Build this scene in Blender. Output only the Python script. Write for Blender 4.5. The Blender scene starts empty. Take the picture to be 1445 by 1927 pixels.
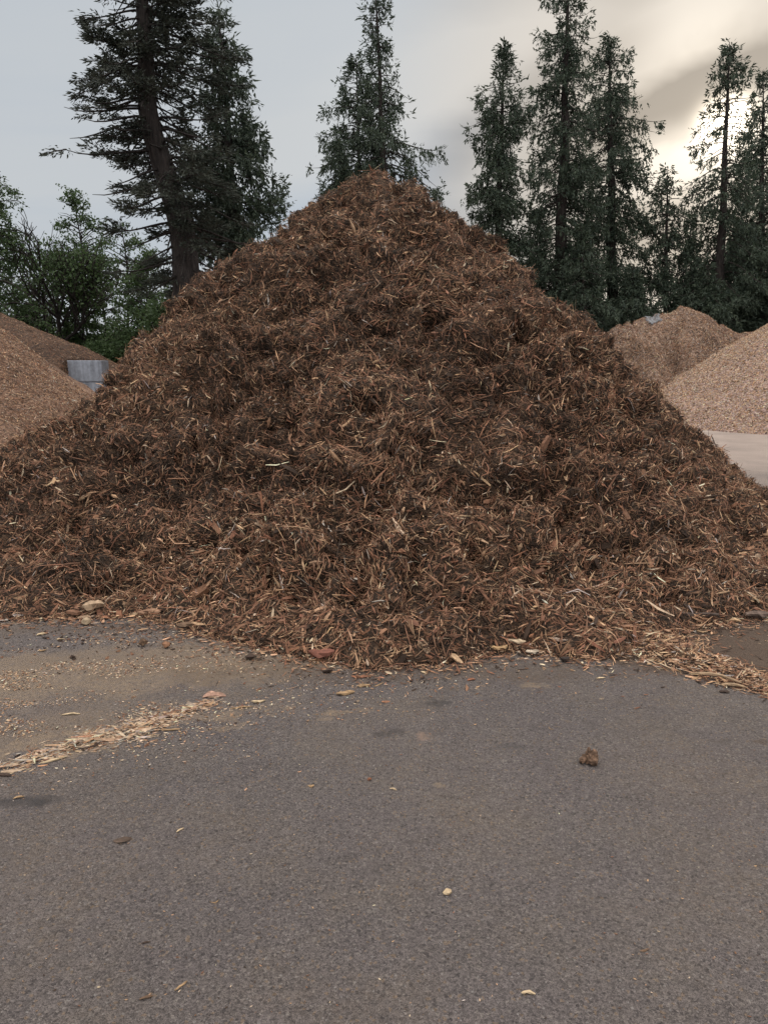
import bpy, math, random
import numpy as np

# ------------------------------------------------------------------ camera, sky, sun, exposure
scene = bpy.context.scene
col = scene.collection
F, CX, CY, HZ, CAMZ = 1448.0, 722.5, 963.5, 700.0, 1.6
TH = math.atan((CY - HZ) / F)
CT, ST = math.cos(TH), math.sin(TH)
cam_data = bpy.data.cameras.new("camera")
cam = bpy.data.objects.new("camera", cam_data)
col.objects.link(cam)
cam.location = (0, 0, CAMZ)
cam.rotation_euler = (math.pi / 2 - TH, 0, 0)
cam_data.sensor_fit = 'VERTICAL'
cam_data.sensor_height = 24.0
cam_data.lens = 24.0 * F / 1927.0
cam_data.clip_start = 0.05
cam_data.clip_end = 2000
scene.camera = cam
scene.view_settings.view_transform = 'Standard'
scene.view_settings.look = 'None'
scene.view_settings.exposure = 0.0
scene.view_settings.gamma = 1.0
scene.render.engine = 'CYCLES'
scene.cycles.max_bounces = 6
scene.cycles.diffuse_bounces = 3
scene.cycles.transparent_max_bounces = 6


def ray(px, py):
    a = (px - CX) / F
    b = -(py - CY) / F
    return np.array([a, CT + b * ST, -ST + b * CT])


def gnd(px, py, z=0.0):
    d = ray(px, py)
    return np.array([0, 0, CAMZ]) + (z - CAMZ) / d[2] * d


def at(px, py, Y):
    d = ray(px, py)
    return np.array([0, 0, CAMZ]) + Y / d[1] * d


SUN = ray(1366, 232)
SUN = SUN / np.linalg.norm(SUN)
SUN_EL = math.asin(SUN[2])
SUN_AZ = math.atan2(SUN[0], SUN[1])

world = bpy.data.worlds.new("World")
scene.world = world
world.use_nodes = True


class NT:
    """tiny helper for node graphs"""

    def __init__(self, tree):
        self.t = tree

    def n(self, kind, **kw):
        nd = self.t.nodes.new(kind)
        for k, v in kw.items():
            setattr(nd, k, v)
        return nd

    def put(self, sock, v):
        if v is None:
            return
        if isinstance(v, bpy.types.NodeSocket):
            self.t.links.new(v, sock)
        else:
            sock.default_value = v

    def m(self, op, a, b=None, c=None, clamp=False):
        nd = self.n('ShaderNodeMath', operation=op, use_clamp=clamp)
        for i, v in enumerate((a, b, c)):
            self.put(nd.inputs[i], v)
        return nd.outputs[0]

    def vm(self, op, a, b=None):
        nd = self.n('ShaderNodeVectorMath', operation=op)
        self.put(nd.inputs[0], a)
        self.put(nd.inputs[1], b)
        return nd.outputs['Value'] if op in ('DOT_PRODUCT', 'LENGTH', 'DISTANCE') else nd.outputs[0]

    def mix(self, f, a, b, blend='MIX'):
        nd = self.n('ShaderNodeMix', data_type='RGBA', blend_type=blend)
        self.put(nd.inputs[0], f)
        self.put(nd.inputs[6], a)
        self.put(nd.inputs[7], b)
        return nd.outputs[2]

    def maprange(self, v, a, b, c, d, smooth=False):
        nd = self.n('ShaderNodeMapRange', interpolation_type='SMOOTHSTEP' if smooth else 'LINEAR')
        for i, x in enumerate((v, a, b, c, d)):
            self.put(nd.inputs[i], x)
        return nd.outputs[0]

    def noise(self, vec, scale, detail=4, rough=0.55, out='Fac', dist=0.0):
        nd = self.n('ShaderNodeTexNoise')
        self.put(nd.inputs['Vector'], vec)
        nd.inputs['Scale'].default_value = scale
        nd.inputs['Detail'].default_value = detail
        nd.inputs['Roughness'].default_value = rough
        nd.inputs['Distortion'].default_value = dist
        return nd.outputs[out]

    def voro(self, vec, scale, out='Distance', feature='F1'):
        nd = self.n('ShaderNodeTexVoronoi', feature=feature)
        self.put(nd.inputs['Vector'], vec)
        nd.inputs['Scale'].default_value = scale
        return nd.outputs[out]

    def ramp(self, f, stops):
        nd = self.n('ShaderNodeValToRGB')
        e = nd.color_ramp.elements
        while len(e) < len(stops):
            e.new(0.5)
        for el, (p, c) in zip(e, stops):
            el.position = p
            el.color = (*c, 1)
        self.put(nd.inputs[0], f)
        return nd.outputs[0]


def build_world():
    t = world.node_tree
    t.nodes.clear()
    N = NT(t)
    out = N.n('ShaderNodeOutputWorld')
    bg = N.n('ShaderNodeBackground')
    bg.inputs['Strength'].default_value = 0.1
    t.links.new(bg.outputs[0], out.inputs[0])
    tc = N.n('ShaderNodeTexCoord')
    d = N.vm('NORMALIZE', tc.outputs['Generated'])
    sky = N.n('ShaderNodeTexSky', sky_type='NISHITA')
    sky.sun_disc = False
    sky.sun_elevation = SUN_EL
    sky.sun_rotation = SUN_AZ
    sky.air_density = 1.0
    sky.dust_density = 1.5
    t.links.new(tc.outputs['Generated'], sky.inputs[0])
    sep = N.n('ShaderNodeSeparateXYZ')
    t.links.new(d, sep.inputs[0])
    x, y, z = sep.outputs
    # layer of cloud, on a plane overhead
    zz = N.m('ADD', N.m('MAXIMUM', z, 0.0), 0.12)
    comb = N.n('ShaderNodeCombineXYZ')
    t.links.new(N.m('DIVIDE', x, zz), comb.inputs[0])
    t.links.new(N.m('DIVIDE', y, zz), comb.inputs[1])
    mp = N.n('ShaderNodeMapping')
    mp.inputs['Rotation'].default_value = (0, 0, math.radians(-28))
    mp.inputs['Scale'].default_value = (0.34, 1.0, 1)
    mp.inputs['Location'].default_value = (0.35, 0.2, 0)
    t.links.new(comb.outputs[0], mp.inputs[0])
    c1 = N.noise(mp.outputs[0], 1.15, 5, 0.5, dist=0.4)
    cl = N.maprange(c1, 0.30, 0.68, 0.22, 0.85, True)

    def band(p1, p2, width, amp, ragged):
        # a streak of cloud along the great circle through two directions
        a_, b_ = ray(*p1), ray(*p2)
        n_ = np.cross(a_, b_)
        n_ = n_ / np.linalg.norm(n_)
        mid_ = (a_ + b_) / np.linalg.norm(a_ + b_)
        w_ = N.m('MULTIPLY', N.m('SUBTRACT', N.noise(d, 7.0, 4, 0.55), 0.5), ragged)
        q_ = N.m('ABSOLUTE', N.m('ADD', N.vm('DOT_PRODUCT', d, tuple(n_)), w_))
        f_ = N.maprange(q_, 0.0, width, amp, 0.0, True)
        r_ = N.maprange(N.vm('DOT_PRODUCT', d, tuple(mid_)), 0.965, 0.992, 0.0, 1.0, True)
        return N.m('MULTIPLY', f_, r_)

    cl = N.m('ADD', cl, band((1130, 120), (1400, -10), 0.07, 0.6, 0.05), clamp=True)
    cl = N.m('ADD', cl, band((600, 240), (900, 120), 0.07, 0.5, 0.06), clamp=True)
    cl = N.m('SUBTRACT', cl, band((780, 330), (960, 215), 0.06, 0.7, 0.05), clamp=True)
    cl = N.m('SUBTRACT', cl, band((1225, 245), (1445, 105), 0.085, 0.80, 0.09), clamp=True)
    cl = N.m('ADD', cl, band((1190, 330), (1445, 225), 0.05, 0.75, 0.05), clamp=True)
    # overcast dome: brighter overhead than at the horizon
    dome = N.maprange(z, 0.42, 1.0, 1.0, 4.1)
    back = N.maprange(y, 0.5, -0.8, 1.0, 2.05)
    near = N.maprange(N.vm('DOT_PRODUCT', d, tuple(SUN)), 0.915, 0.992, 0.0, 1.0, True)
    dark_c = N.mix(near, (4.6, 5.2, 5.95, 1), (3.6, 3.25, 2.85, 1))
    light_c = N.mix(near, (5.75, 6.0, 6.2, 1), (6.6, 6.15, 5.6, 1))
    base = N.mix(cl, dark_c, light_c)
    lum = N.m('MULTIPLY', dome, back)
    # the cloud overhead is thicker and less blue
    base = N.mix(N.maprange(z, 0.42, 0.75, 0.0, 1.0, True), base, (6.15, 5.98, 5.75, 1))
    v = N.vm('SCALE', base)
    v.node.inputs['Scale'].default_value = 1
    t.links.new(lum, v.node.inputs['Scale'])
    s = N.m('MAXIMUM', N.vm('DOT_PRODUCT', d, tuple(SUN)), 0.0)
    g1 = N.m('MULTIPLY', N.m('POWER', s, 14.0), 0.7)
    g2 = N.m('MULTIPLY', N.m('POWER', s, 180.0), 4.6)
    g3 = N.m('MULTIPLY', N.m('POWER', s, 4500.0), 40.0)
    thick = N.maprange(cl, 0.0, 1.0, 0.10, 1.2)
    gl = N.m('ADD', N.m('MULTIPLY', N.m('ADD', g1, g2), thick), g3)
    warm = N.vm('SCALE', (1.0, 0.87, 0.68))
    t.links.new(gl, warm.node.inputs['Scale'])
    cloud = N.vm('ADD', v, warm)
    fin = N.mix(0.03, cloud, sky.outputs[0])
    t.links.new(fin, bg.inputs[0])


build_world()
sl = bpy.data.lights.new("sun", 'SUN')
sl.energy = 1.0
sl.angle = math.radians(12)
sl.color = (1.0, 0.9, 0.76)
so = bpy.data.objects.new("sun", sl)
col.objects.link(so)
so.rotation_euler = (math.pi / 2 - SUN_EL, 0, math.pi - SUN_AZ)

# ------------------------------------------------------------------ helpers
RNG = np.random.default_rng(7)


def vhash(ix, iy, iz, seed):
    n = (ix.astype(np.int64) * 73856093) ^ (iy.astype(np.int64) * 19349663) ^ (iz.astype(np.int64) * 83492791) ^ (seed * 2654435)
    n = (n ^ (n >> 13)) * 1274126177
    n = n ^ (n >> 16)
    return (n & 0xFFFF) / 65535.0


def vnoise(p, scale, seed=0):
    q = np.asarray(p, float) * scale + 100.37
    i = np.floor(q)
    f = q - i
    f = f * f * f * (f * (f * 6 - 15) + 10)
    r = 0
    for dx in (0, 1):
        for dy in (0, 1):
            for dz in (0, 1):
                w = (f[:, 0] if dx else 1 - f[:, 0]) * (f[:, 1] if dy else 1 - f[:, 1]) * (f[:, 2] if dz else 1 - f[:, 2])
                r = r + w * vhash(i[:, 0] + dx, i[:, 1] + dy, i[:, 2] + dz, seed)
    return r


def fbm(p, scale, octv=4, seed=0, gain=0.5):
    a, s, tot, r = 1.0, scale, 0.0, 0
    for k in range(octv):
        r = r + a * vnoise(p, s, seed + k * 17)
        tot += a
        a *= gain
        s *= 2.03
    return r / tot


def raw_mesh(name, verts, loops, starts, smooth=False):
    me = bpy.data.meshes.new(name)
    me.vertices.add(len(verts))
    me.vertices.foreach_set('co', np.ascontiguousarray(verts, dtype=np.float32).ravel())
    me.loops.add(len(loops))
    me.loops.foreach_set('vertex_index', np.ascontiguousarray(loops, dtype=np.int32))
    me.polygons.add(len(starts))
    me.polygons.foreach_set('loop_start', np.ascontiguousarray(starts, dtype=np.int32))
    me.update(calc_edges=True)
    me.validate()
    me.polygons.foreach_set('use_smooth', np.full(len(starts), smooth, dtype=bool))
    return me


def quads(name, verts, q, smooth=False):
    q = np.asarray(q)
    return raw_mesh(name, verts, q.ravel(), np.arange(len(q)) * q.shape[1], smooth)


def set_col(me, c):
    a = me.color_attributes.new('tint', 'FLOAT_COLOR', 'POINT')
    rgba = np.ones((len(c), 4), dtype=np.float32)
    rgba[:, :3] = c
    a.data.foreach_set('color', rgba.ravel())


def link(name, me, mat, parent=None, loc=None):
    o = bpy.data.objects.new(name, me)
    if me is not None and mat is not None:
        me.materials.append(mat)
    col.objects.link(o)
    if parent:
        o.parent = parent
    if loc is not None:
        o.location = loc
    return o


def tag(o, label=None, cat=None, group=None, kind=None):
    if label:
        o['label'] = label
    if cat:
        o['category'] = cat
    if group:
        o['group'] = group
    if kind:
        o['kind'] = kind
    return o


def unit(v):
    return v / (np.linalg.norm(v, axis=-1, keepdims=True) + 1e-12)


# ------------------------------------------------------------------ materials
def new_mat(name):
    m = bpy.data.materials.new(name)
    m.use_nodes = True
    t = m.node_tree
    N = NT(t)
    b = t.nodes['Principled BSDF']
    b.inputs['Roughness'].default_value = 0.85
    b.inputs['Specular IOR Level'].default_value = 0.25
    return m, N, b


def bump(N, b, h, strength, dist):
    nd = N.n('ShaderNodeBump')
    nd.inputs['Strength'].default_value = strength
    nd.inputs['Distance'].default_value = dist
    N.put(nd.inputs['Height'], h)
    N.t.links.new(nd.outputs[0], b.inputs['Normal'])


def mat_chip():
    m, N, b = new_mat('wood_chip')
    a = N.n('ShaderNodeVertexColor', layer_name='tint')
    tc = N.n('ShaderNodeTexCoord')
    f = N.noise(tc.outputs['Object'], 60, 3)
    c = N.mix(N.maprange(f, 0.3, 0.7, 0.0, 0.5), a.outputs[0], (0.03, 0.018, 0.012, 1))
    N.t.links.new(c, b.inputs['Base Color'])
    b.inputs['Roughness'].default_value = 0.8
    return m


def mat_heap(name, dark, mid, light, scale=1.0, st=0.9):
    m, N, b = new_mat(name)
    tc = N.n('ShaderNodeTexCoord')
    p = tc.outputs['Object']
    w = N.noise(p, 9 * scale, 4, 0.6, out='Color')
    pd = N.vm('ADD', p, N.vm('MULTIPLY', w, (0.12 / scale,) * 3))
    mp = N.n('ShaderNodeMapping')
    mp.inputs['Scale'].default_value = (1, 1, 2.3)
    N.t.links.new(pd, mp.inputs[0])
    v1 = N.voro(mp.outputs[0], 38 * scale, 'Color')
    sx = N.n('ShaderNodeSeparateColor')
    N.t.links.new(v1, sx.inputs[0])
    n2 = N.noise(p, 70 * scale, 4, 0.65)
    f = N.m('ADD', N.m('MULTIPLY', sx.outputs[0], 0.55), N.m('MULTIPLY', n2, 0.5))
    patch = N.noise(p, 0.9, 4, 0.6)
    f = N.m('ADD', f, N.maprange(patch, 0.3, 0.7, -0.14, 0.14))
    c = N.ramp(f, [(0.2, dark), (0.52, mid), (0.86, light)])
    N.t.links.new(c, b.inputs['Base Color'])
    h = N.m('ADD', N.voro(mp.outputs[0], 30 * scale), N.m('MULTIPLY', n2, 0.6))
    bump(N, b, h, st, 0.02 / scale)
    b.inputs['Roughness'].default_value = 0.9
    return m


def mat_leaf(name, c1, c2, trans=0.25):
    m, N, b = new_mat(name)
    a = N.n('ShaderNodeVertexColor', layer_name='tint')
    sc = N.n('ShaderNodeSeparateColor')
    N.t.links.new(a.outputs[0], sc.inputs[0])
    c = N.mix(sc.outputs[0], (*c1, 1), (*c2, 1))
    N.t.links.new(c, b.inputs['Base Color'])
    b.inputs['Roughness'].default_value = 0.6
    tr = N.n('ShaderNodeBsdfTranslucent')
    N.t.links.new(c, tr.inputs[0])
    mx = N.n('ShaderNodeMixShader')
    mx.inputs[0].default_value = trans
    N.t.links.new(b.outputs[0], mx.inputs[1])
    N.t.links.new(tr.outputs[0], mx.inputs[2])
    N.t.links.new(mx.outputs[0], N.t.nodes['Material Output'].inputs[0])
    return m


def mat_bark(name, c1, c2):
    m, N, b = new_mat(name)
    tc = N.n('ShaderNodeTexCoord')
    mp = N.n('ShaderNodeMapping')
    mp.inputs['Scale'].default_value = (1, 1, 0.18)
    N.t.links.new(tc.outputs['Object'], mp.inputs[0])
    f = N.noise(mp.outputs[0], 16, 5, 0.65)
    N.t.links.new(N.ramp(f, [(0.3, c1), (0.7, c2)]), b.inputs['Base Color'])
    bump(N, b, f, 1.0, 0.12)
    return m


def mat_concrete():
    m, N, b = new_mat('concrete')
    tc = N.n('ShaderNodeTexCoord')
    p = tc.outputs['Object']
    mp = N.n('ShaderNodeMapping')
    mp.inputs['Scale'].default_value = (9, 9, 0.9)
    N.t.links.new(p, mp.inputs[0])
    streak = N.noise(mp.outputs[0], 1.0, 4, 0.6)
    f2 = N.noise(p, 9, 5, 0.6)
    c = N.ramp(N.m('ADD', N.m('MULTIPLY', streak, 0.6), N.m('MULTIPLY', f2, 0.4)),
               [(0.32, (0.13, 0.135, 0.15)), (0.55, (0.25, 0.26, 0.29)), (0.75, (0.36, 0.37, 0.40))])
    N.t.links.new(c, b.inputs['Base Color'])
    bump(N, b, N.noise(p, 60, 4), 0.3, 0.01)
    return m


def mat_asphalt():
    m, N, b = new_mat('asphalt')
    tc = N.n('ShaderNodeTexCoord')
    p = tc.outputs['Object']
    big = N.noise(p, 0.55, 5, 0.6)
    med = N.noise(p, 5.0, 4, 0.6)
    v = N.voro(p, 165, 'Color')
    sc = N.n('ShaderNodeSeparateColor')
    N.t.links.new(v, sc.inputs[0])
    vd = N.voro(p, 165)
    fine = N.noise(p, 240, 3, 0.6)
    base = N.ramp(N.m('ADD', N.m('MULTIPLY', big, 0.6), N.m('MULTIPLY', med, 0.4)),
                  [(0.35, (0.099, 0.081, 0.077)), (0.65, (0.137, 0.114, 0.106))])
    olive = N.maprange(N.noise(p, 2.2, 5, 0.65), 0.42, 0.70, 0.0, 0.45)
    base = N.mix(olive, base, (0.118, 0.098, 0.079, 1))
    stone = N.maprange(sc.outputs[0], 0.0, 1.0, 0.64, 1.34)
    c = N.vm('SCALE', base)
    N.t.links.new(stone, c.node.inputs['Scale'])
    pale = N.m('GREATER_THAN', sc.outputs[1], 0.972)
    c = N.mix(N.m('MULTIPLY', pale, N.m('MULTIPLY', sc.outputs[2], 0.55)), c, (0.30, 0.27, 0.25, 1))
    vb = N.n('ShaderNodeSeparateColor')
    N.t.links.new(N.voro(N.vm('ADD', p, N.vm('MULTIPLY', N.noise(p, 120, 3, out='Color'), (.012, .012, 0))), 125, 'Color'), vb.inputs[0])
    c = N.mix(N.m('MULTIPLY', N.m('GREATER_THAN', vb.outputs[0], 0.945), 0.65), c, (0.035, 0.029, 0.028, 1))
    c = N.mix(N.m('MULTIPLY', N.m('GREATER_THAN', vb.outputs[1], 0.95), 0.5), c, (0.23, 0.195, 0.17, 1))
    c = N.mix(N.m('MULTIPLY', N.m('GREATER_THAN', vb.outputs[2], 0.965), 0.45), c, (0.22, 0.145, 0.085, 1))
    pits = N.maprange(fine, 0.32, 0.48, 0.85, 0.0)
    c = N.mix(pits, c, (0.03, 0.026, 0.026, 1))
    # real stains: (ground x, y, radius x, radius y, angle, colour, strength, raggedness)
    warp = N.noise(p, 3.5, 5, 0.65, out='Color')
    wv = N.vm('SUBTRACT', warp, (0.5, 0.5, 0.5))
    warp_s = N.vm('SUBTRACT', N.noise(p, 17, 5, 0.7, out='Color'), (0.5, 0.5, 0.5))

    def stain(c, px, py, rxm, rym, rot, colr, amt, rag=0.6, soft=0.5, grain=True):
        g = gnd(px, py)
        off = N.vm('SUBTRACT', p, (float(g[0]), float(g[1]), 0))
        wv2 = N.vm('MULTIPLY', wv if rxm > .2 else warp_s, (rag * rxm * 3.2, rag * rym * 3.2, 0))
        q = N.vm('ADD', off, wv2)
        mpn = N.n('ShaderNodeMapping', vector_type='TEXTURE')
        mpn.inputs['Rotation'].default_value = (0, 0, rot)
        mpn.inputs['Scale'].default_value = (rxm, rym, 1)
        N.t.links.new(q, mpn.inputs[0])
        r = N.vm('LENGTH', mpn.outputs[0])
        f = N.maprange(r, 1.0, 1.0 - soft, 0.0, amt, True)
        if grain:
            f = N.m('MULTIPLY', f, N.maprange(N.noise(p, 38, 4, 0.75), 0.34, 0.60, 0.18, 1.0))
        return N.mix(f, c, (*colr, 1))

    dust = (0.25, 0.18, 0.12)
    c = stain(c, 190, 1265, 1.55, 0.62, math.radians(14), dust, 0.8, 0.45, 0.7)
    c = stain(c, 330, 1230, 1.2, 0.16, math.radians(12), (0.17, 0.125, 0.09), 0.7, 0.6, 0.6)
    c = stain(c, 200, 1385, 1.1, 0.10, math.radians(24), dust, 0.7, 0.7, 0.7)
    c = stain(c, 480, 1260, 0.75, 0.30, math.radians(10), dust, 0.6, 0.5, 0.7)
    c = stain(c, 60, 1380, 0.9, 0.28, math.radians(22), dust, 0.45, 0.6, 0.8)
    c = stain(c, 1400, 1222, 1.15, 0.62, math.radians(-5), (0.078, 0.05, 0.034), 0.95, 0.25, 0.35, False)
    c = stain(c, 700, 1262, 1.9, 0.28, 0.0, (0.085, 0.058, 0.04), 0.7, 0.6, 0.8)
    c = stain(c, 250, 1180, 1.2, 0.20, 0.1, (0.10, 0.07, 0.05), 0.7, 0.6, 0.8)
    for (px, py, a, bb, cc, am) in [
            (630, 1341, .10, .045, dust, .75), (615, 1353, .06, .03, dust, .6), (683, 1336, .06, .035, dust, .5),
            (425, 1370, .14, .04, dust, .6), (545, 1332, .05, .03, dust, .6), (1000, 1290, .09, .05, dust, .7),
            (797, 1386, .05, .06, (.24, .16, .12), .8), (826, 1478, .035, .03, dust, .6), (1030, 1292, .03, .03, dust, .5),
                        (30, 1508, .22, .05, (.045, .04, .04), .75), (75, 1510, .05, .035, (.04, .036, .036), .85),
            (822, 1322, .09, .06, (.05, .044, .042), .75), (722, 1382, .07, .05, (.045, .038, .035), .6),
            (750, 1377, .055, .045, (.045, .038, .035), .6), (1360, 1395, .10, .04, (.055, .045, .04), .5),
            (1430, 1396, .05, .03, (.07, .045, .03), .6), (960, 1405, .10, .05, (.06, .053, .052), .5)]:
        c = stain(c, px, py, a, bb, 0.1, cc, am, 0.8, 0.7, cc[0] > .1)
    thin = N.m('MULTIPLY', N.maprange(N.noise(p, 1.1, 5, 0.65), 0.46, 0.76, 0.0, 0.45), N.maprange(N.noise(p, 30, 4, 0.75), 0.4, 0.62, 0.1, 1.0))
    c = N.mix(thin, c, (0.17, 0.115, 0.075, 1))
    # the yard beyond the heap is paler with wood dust
    sy = N.n('ShaderNodeSeparateXYZ')
    N.t.links.new(p, sy.inputs[0])
    far = N.m('MULTIPLY', N.maprange(sy.outputs[1], 7.5, 15, 0, 0.8, True), N.maprange(N.noise(p, 0.7, 4), 0.25, 0.6, 0.55, 1.0))
    c = N.mix(far, c, (0.40, 0.315, 0.265, 1))
    N.t.links.new(c, b.inputs['Base Color'])
    h = N.m('ADD', N.m('MULTIPLY', N.m('SUBTRACT', 1.0, vd), 0.8), N.m('MULTIPLY', fine, 0.7))
    bump(N, b, h, 1.0, 0.011)
    b.inputs['Roughness'].default_value = 0.88
    b.inputs['Specular IOR Level'].default_value = 0.3
    return m


M_CHIP = mat_chip()
M_MULCH = mat_heap('mulch_core', (0.012, 0.0075, 0.005), (0.034, 0.020, 0.012), (0.10, 0.058, 0.034))
M_BROWN = mat_heap('brown_heap', (0.045, 0.027, 0.019), (0.135, 0.078, 0.052), (0.28, 0.17, 0.115), 0.7)
M_DKBROWN = mat_heap('bark_heap', (0.022, 0.014, 0.010), (0.070, 0.040, 0.026), (0.17, 0.10, 0.065), 0.6)
M_TAN = mat_heap('pale_heap', (0.10, 0.064, 0.053), (0.265, 0.175, 0.148), (0.45, 0.325, 0.28), 0.5)
M_CEDAR = mat_leaf('cedar_leaf', (0.024, 0.036, 0.026), (0.060, 0.076, 0.046))
M_FIR = mat_leaf('fir_leaf', (0.022, 0.027, 0.021), (0.052, 0.056, 0.040), 0.15)
M_LEAF = mat_leaf('broad_leaf', (0.028, 0.050, 0.020), (0.070, 0.105, 0.038), 0.35)
M_BARK = mat_bark('bark', (0.012, 0.009, 0.008), (0.055, 0.042, 0.036))
M_CONC = mat_concrete()
M_ASPH = mat_asphalt()

# ------------------------------------------------------------------ ground
gv = np.array([(-400, -60, 0), (400, -60, 0), (400, 900, 0), (-400, 900, 0)], float)
ground = tag(link('ground', quads('ground', gv, [(0, 1, 2, 3)]), M_ASPH), kind='structure')
mf, Nf, bf = new_mat('forest_soil')
tcf = Nf.n('ShaderNodeTexCoord')
Nf.t.links.new(Nf.ramp(Nf.noise(tcf.outputs['Object'], 3, 6), [(0.3, (0.02, 0.018, 0.012)), (0.7, (0.05, 0.055, 0.025))]), bf.inputs['Base Color'])
fv = np.array([(-400, 37, 0.004), (400, 37, 0.004), (400, 900, 0.004), (-400, 900, 0.004)], float)
tag(link('forest_floor', quads('forest_floor', fv, [(0, 1, 2, 3)]), mf), kind='structure')

# ------------------------------------------------------------------ chips
PAL = np.array([(.032, .018, .011), (.190, .096, .055), (.235, .108, .062), (.44, .265, .155), (.56, .41, .28), (.38, .32, .275)])


def pick(n, w, rng, jitter=0.25):
    i = rng.choice(len(PAL), n, p=np.asarray(w) / np.sum(w))
    c = PAL[i] * np.exp(rng.normal(0, jitter, (n, 1)))
    return np.clip(c * (1 + rng.normal(0, 0.025, (n, 3))), 0.005, 0.7)


def chips_mesh(name, C, T, Nn, L, W, H, bend, colr, box=False):
    """many slivers of wood as one mesh: curved three-sided (or four-sided) pieces"""
    n = len(C)
    T = unit(T)
    B = unit(np.cross(Nn, T))
    U = np.cross(T, B)
    k = 4 if box else 3
    if box:
        ring = [(-.5, -.5), (.5, -.5), (.5, .5), (-.5, .5)]
    else:
        ring = [(-.5, -.3), (.5, -.3), (0.05, .6)]
    sec = [(-.5, .45 if not box else .7), (-.05, 1.0), (.5, .25 if not box else .6)]
    V = np.zeros((n, 3 * k, 3), dtype=np.float32)
    for si, (s, sc) in enumerate(sec):
        cen = C + T * (s * L)[:, None] + U * (bend * L * (0.25 - s * s) * 1.0)[:, None] + B * (bend * L * 0.6 * (s * s))[:, None]
        for ri, (a, b_) in enumerate(ring):
            V[:, si * k + ri] = cen + B * (a * W * sc)[:, None] + U * (b_ * H * (sc * .5 + .5))[:, None]
    q = []
    for si in range(2):
        for ri in range(k):
            r2 = (ri + 1) % k
            q.append((si * k + ri, si * k + r2, (si + 1) * k + r2, (si + 1) * k + ri))
    base = np.arange(n)[:, None, None] * (3 * k)
    Q = (np.array(q)[None] + base).reshape(-1, 4)
    if box:
        cap = np.array([(3, 2, 1, 0), (8, 9, 10, 11)])
        Q = np.concatenate([Q, (cap[None] + base).reshape(-1, 4)])
        me = quads(name, V.reshape(-1, 3), Q)
    else:
        cap = (np.array([(2, 1, 0), (6, 7, 8)])[None] + base).reshape(-1, 3)
        loops = np.concatenate([Q.ravel(), cap.ravel()])
        st = np.concatenate([np.arange(len(Q)) * 4, len(Q) * 4 + np.arange(len(cap)) * 3])
        me = raw_mesh(name, V.reshape(-1, 3), loops, st)
    set_col(me, np.repeat(colr, 3 * k, axis=0))
    return me


def sample_quads(P, Q, n, rng, weight=None):
    """random points, normals and areas on a quad mesh"""
    a, b, c, d = (P[Q[:, i]] for i in range(4))
    nr = np.cross(c - a, d - b)
    area = 0.5 * np.linalg.norm(nr, axis=1)
    w = area if weight is None else area * weight
    idx = rng.choice(len(Q), n, p=w / w.sum())
    u, v = rng.random((n, 1)), rng.random((n, 1))
    pt = (a[idx] * (1 - u) + b[idx] * u) * (1 - v) + (d[idx] * (1 - u) + c[idx] * u) * v
    return pt, unit(nr[idx]), idx


# ------------------------------------------------------------------ the main heap
D = 9.3
HP = 3.80
FOOT = [(0, 1168), (130, 1165), (250, 1160), (330, 1175), (380, 1195), (460, 1215), (560, 1235), (640, 1250), (700, 1262),
        (760, 1255), (850, 1250), (930, 1230), (1000, 1230), (1080, 1240), (1160, 1235), (1250, 1200), (1300, 1185), (1445, 1160)]
_phi, _R = [], []
for p_ in FOOT:
    g = gnd(*p_)
    _phi.append(math.degrees(math.atan2(g[1] - D, g[0])) % 360)
    _R.append(math.hypot(g[0], g[1] - D))
_phi = [-60, -30, 0, 30, 90, 150, 180, 205, 225] + _phi[0:] + [330, 360]
_R = [5.08, 5.0, 5.0, 5.2, 5.4, 6.0, 6.6, 6.2, 5.5] + _R + [5.0, 5.0]
# profiles: height fraction -> radius fraction, at left, right, front, back
PL = [(3.83, 0.0), (3.70, 0.35), (3.52, 0.8), (3.2, 1.02), (3.08, 1.27), (2.70, 1.74), (2.66, 1.99), (2.45, 2.18), (2.08, 2.41), (1.88, 2.73), (1.45, 3.0), (1.27, 3.14), (1.2, 3.27), (1.1, 3.45), (0.794, 4.04), (0.503, 4.7), (0.216, 5.6), (0.0, 6.6)]
PR = [(3.83, 0.0), (3.60, 0.41), (3.32, 0.78), (3.12, 1.08), (2.724, 1.4), (2.2, 1.72), (2.13, 1.9), (2.1, 2.23), (1.98, 2.54), (1.623, 2.75), (1.332, 3.01), (0.999, 3.29), (0.655, 3.69), (0.443, 3.96), (0.257, 4.31), (0.132, 4.69), (0.0, 5.0)]
PF = [(3.83, 0), (3.66, .40), (3.35, .85), (2.9, 1.45), (2.5, 2.05), (2.28, 2.45), (1.8, 2.95), (1.3, 3.5), (.75, 4.15), (.35, 4.65), (.12, 5.0), (0, 5.2)]


def prof(P, h):
    hh = np.array([p[0] for p in P])[::-1] / 3.83
    rr = np.array([p[1] for p in P])[::-1]
    return np.interp(h, hh, rr / rr[0])


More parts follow.
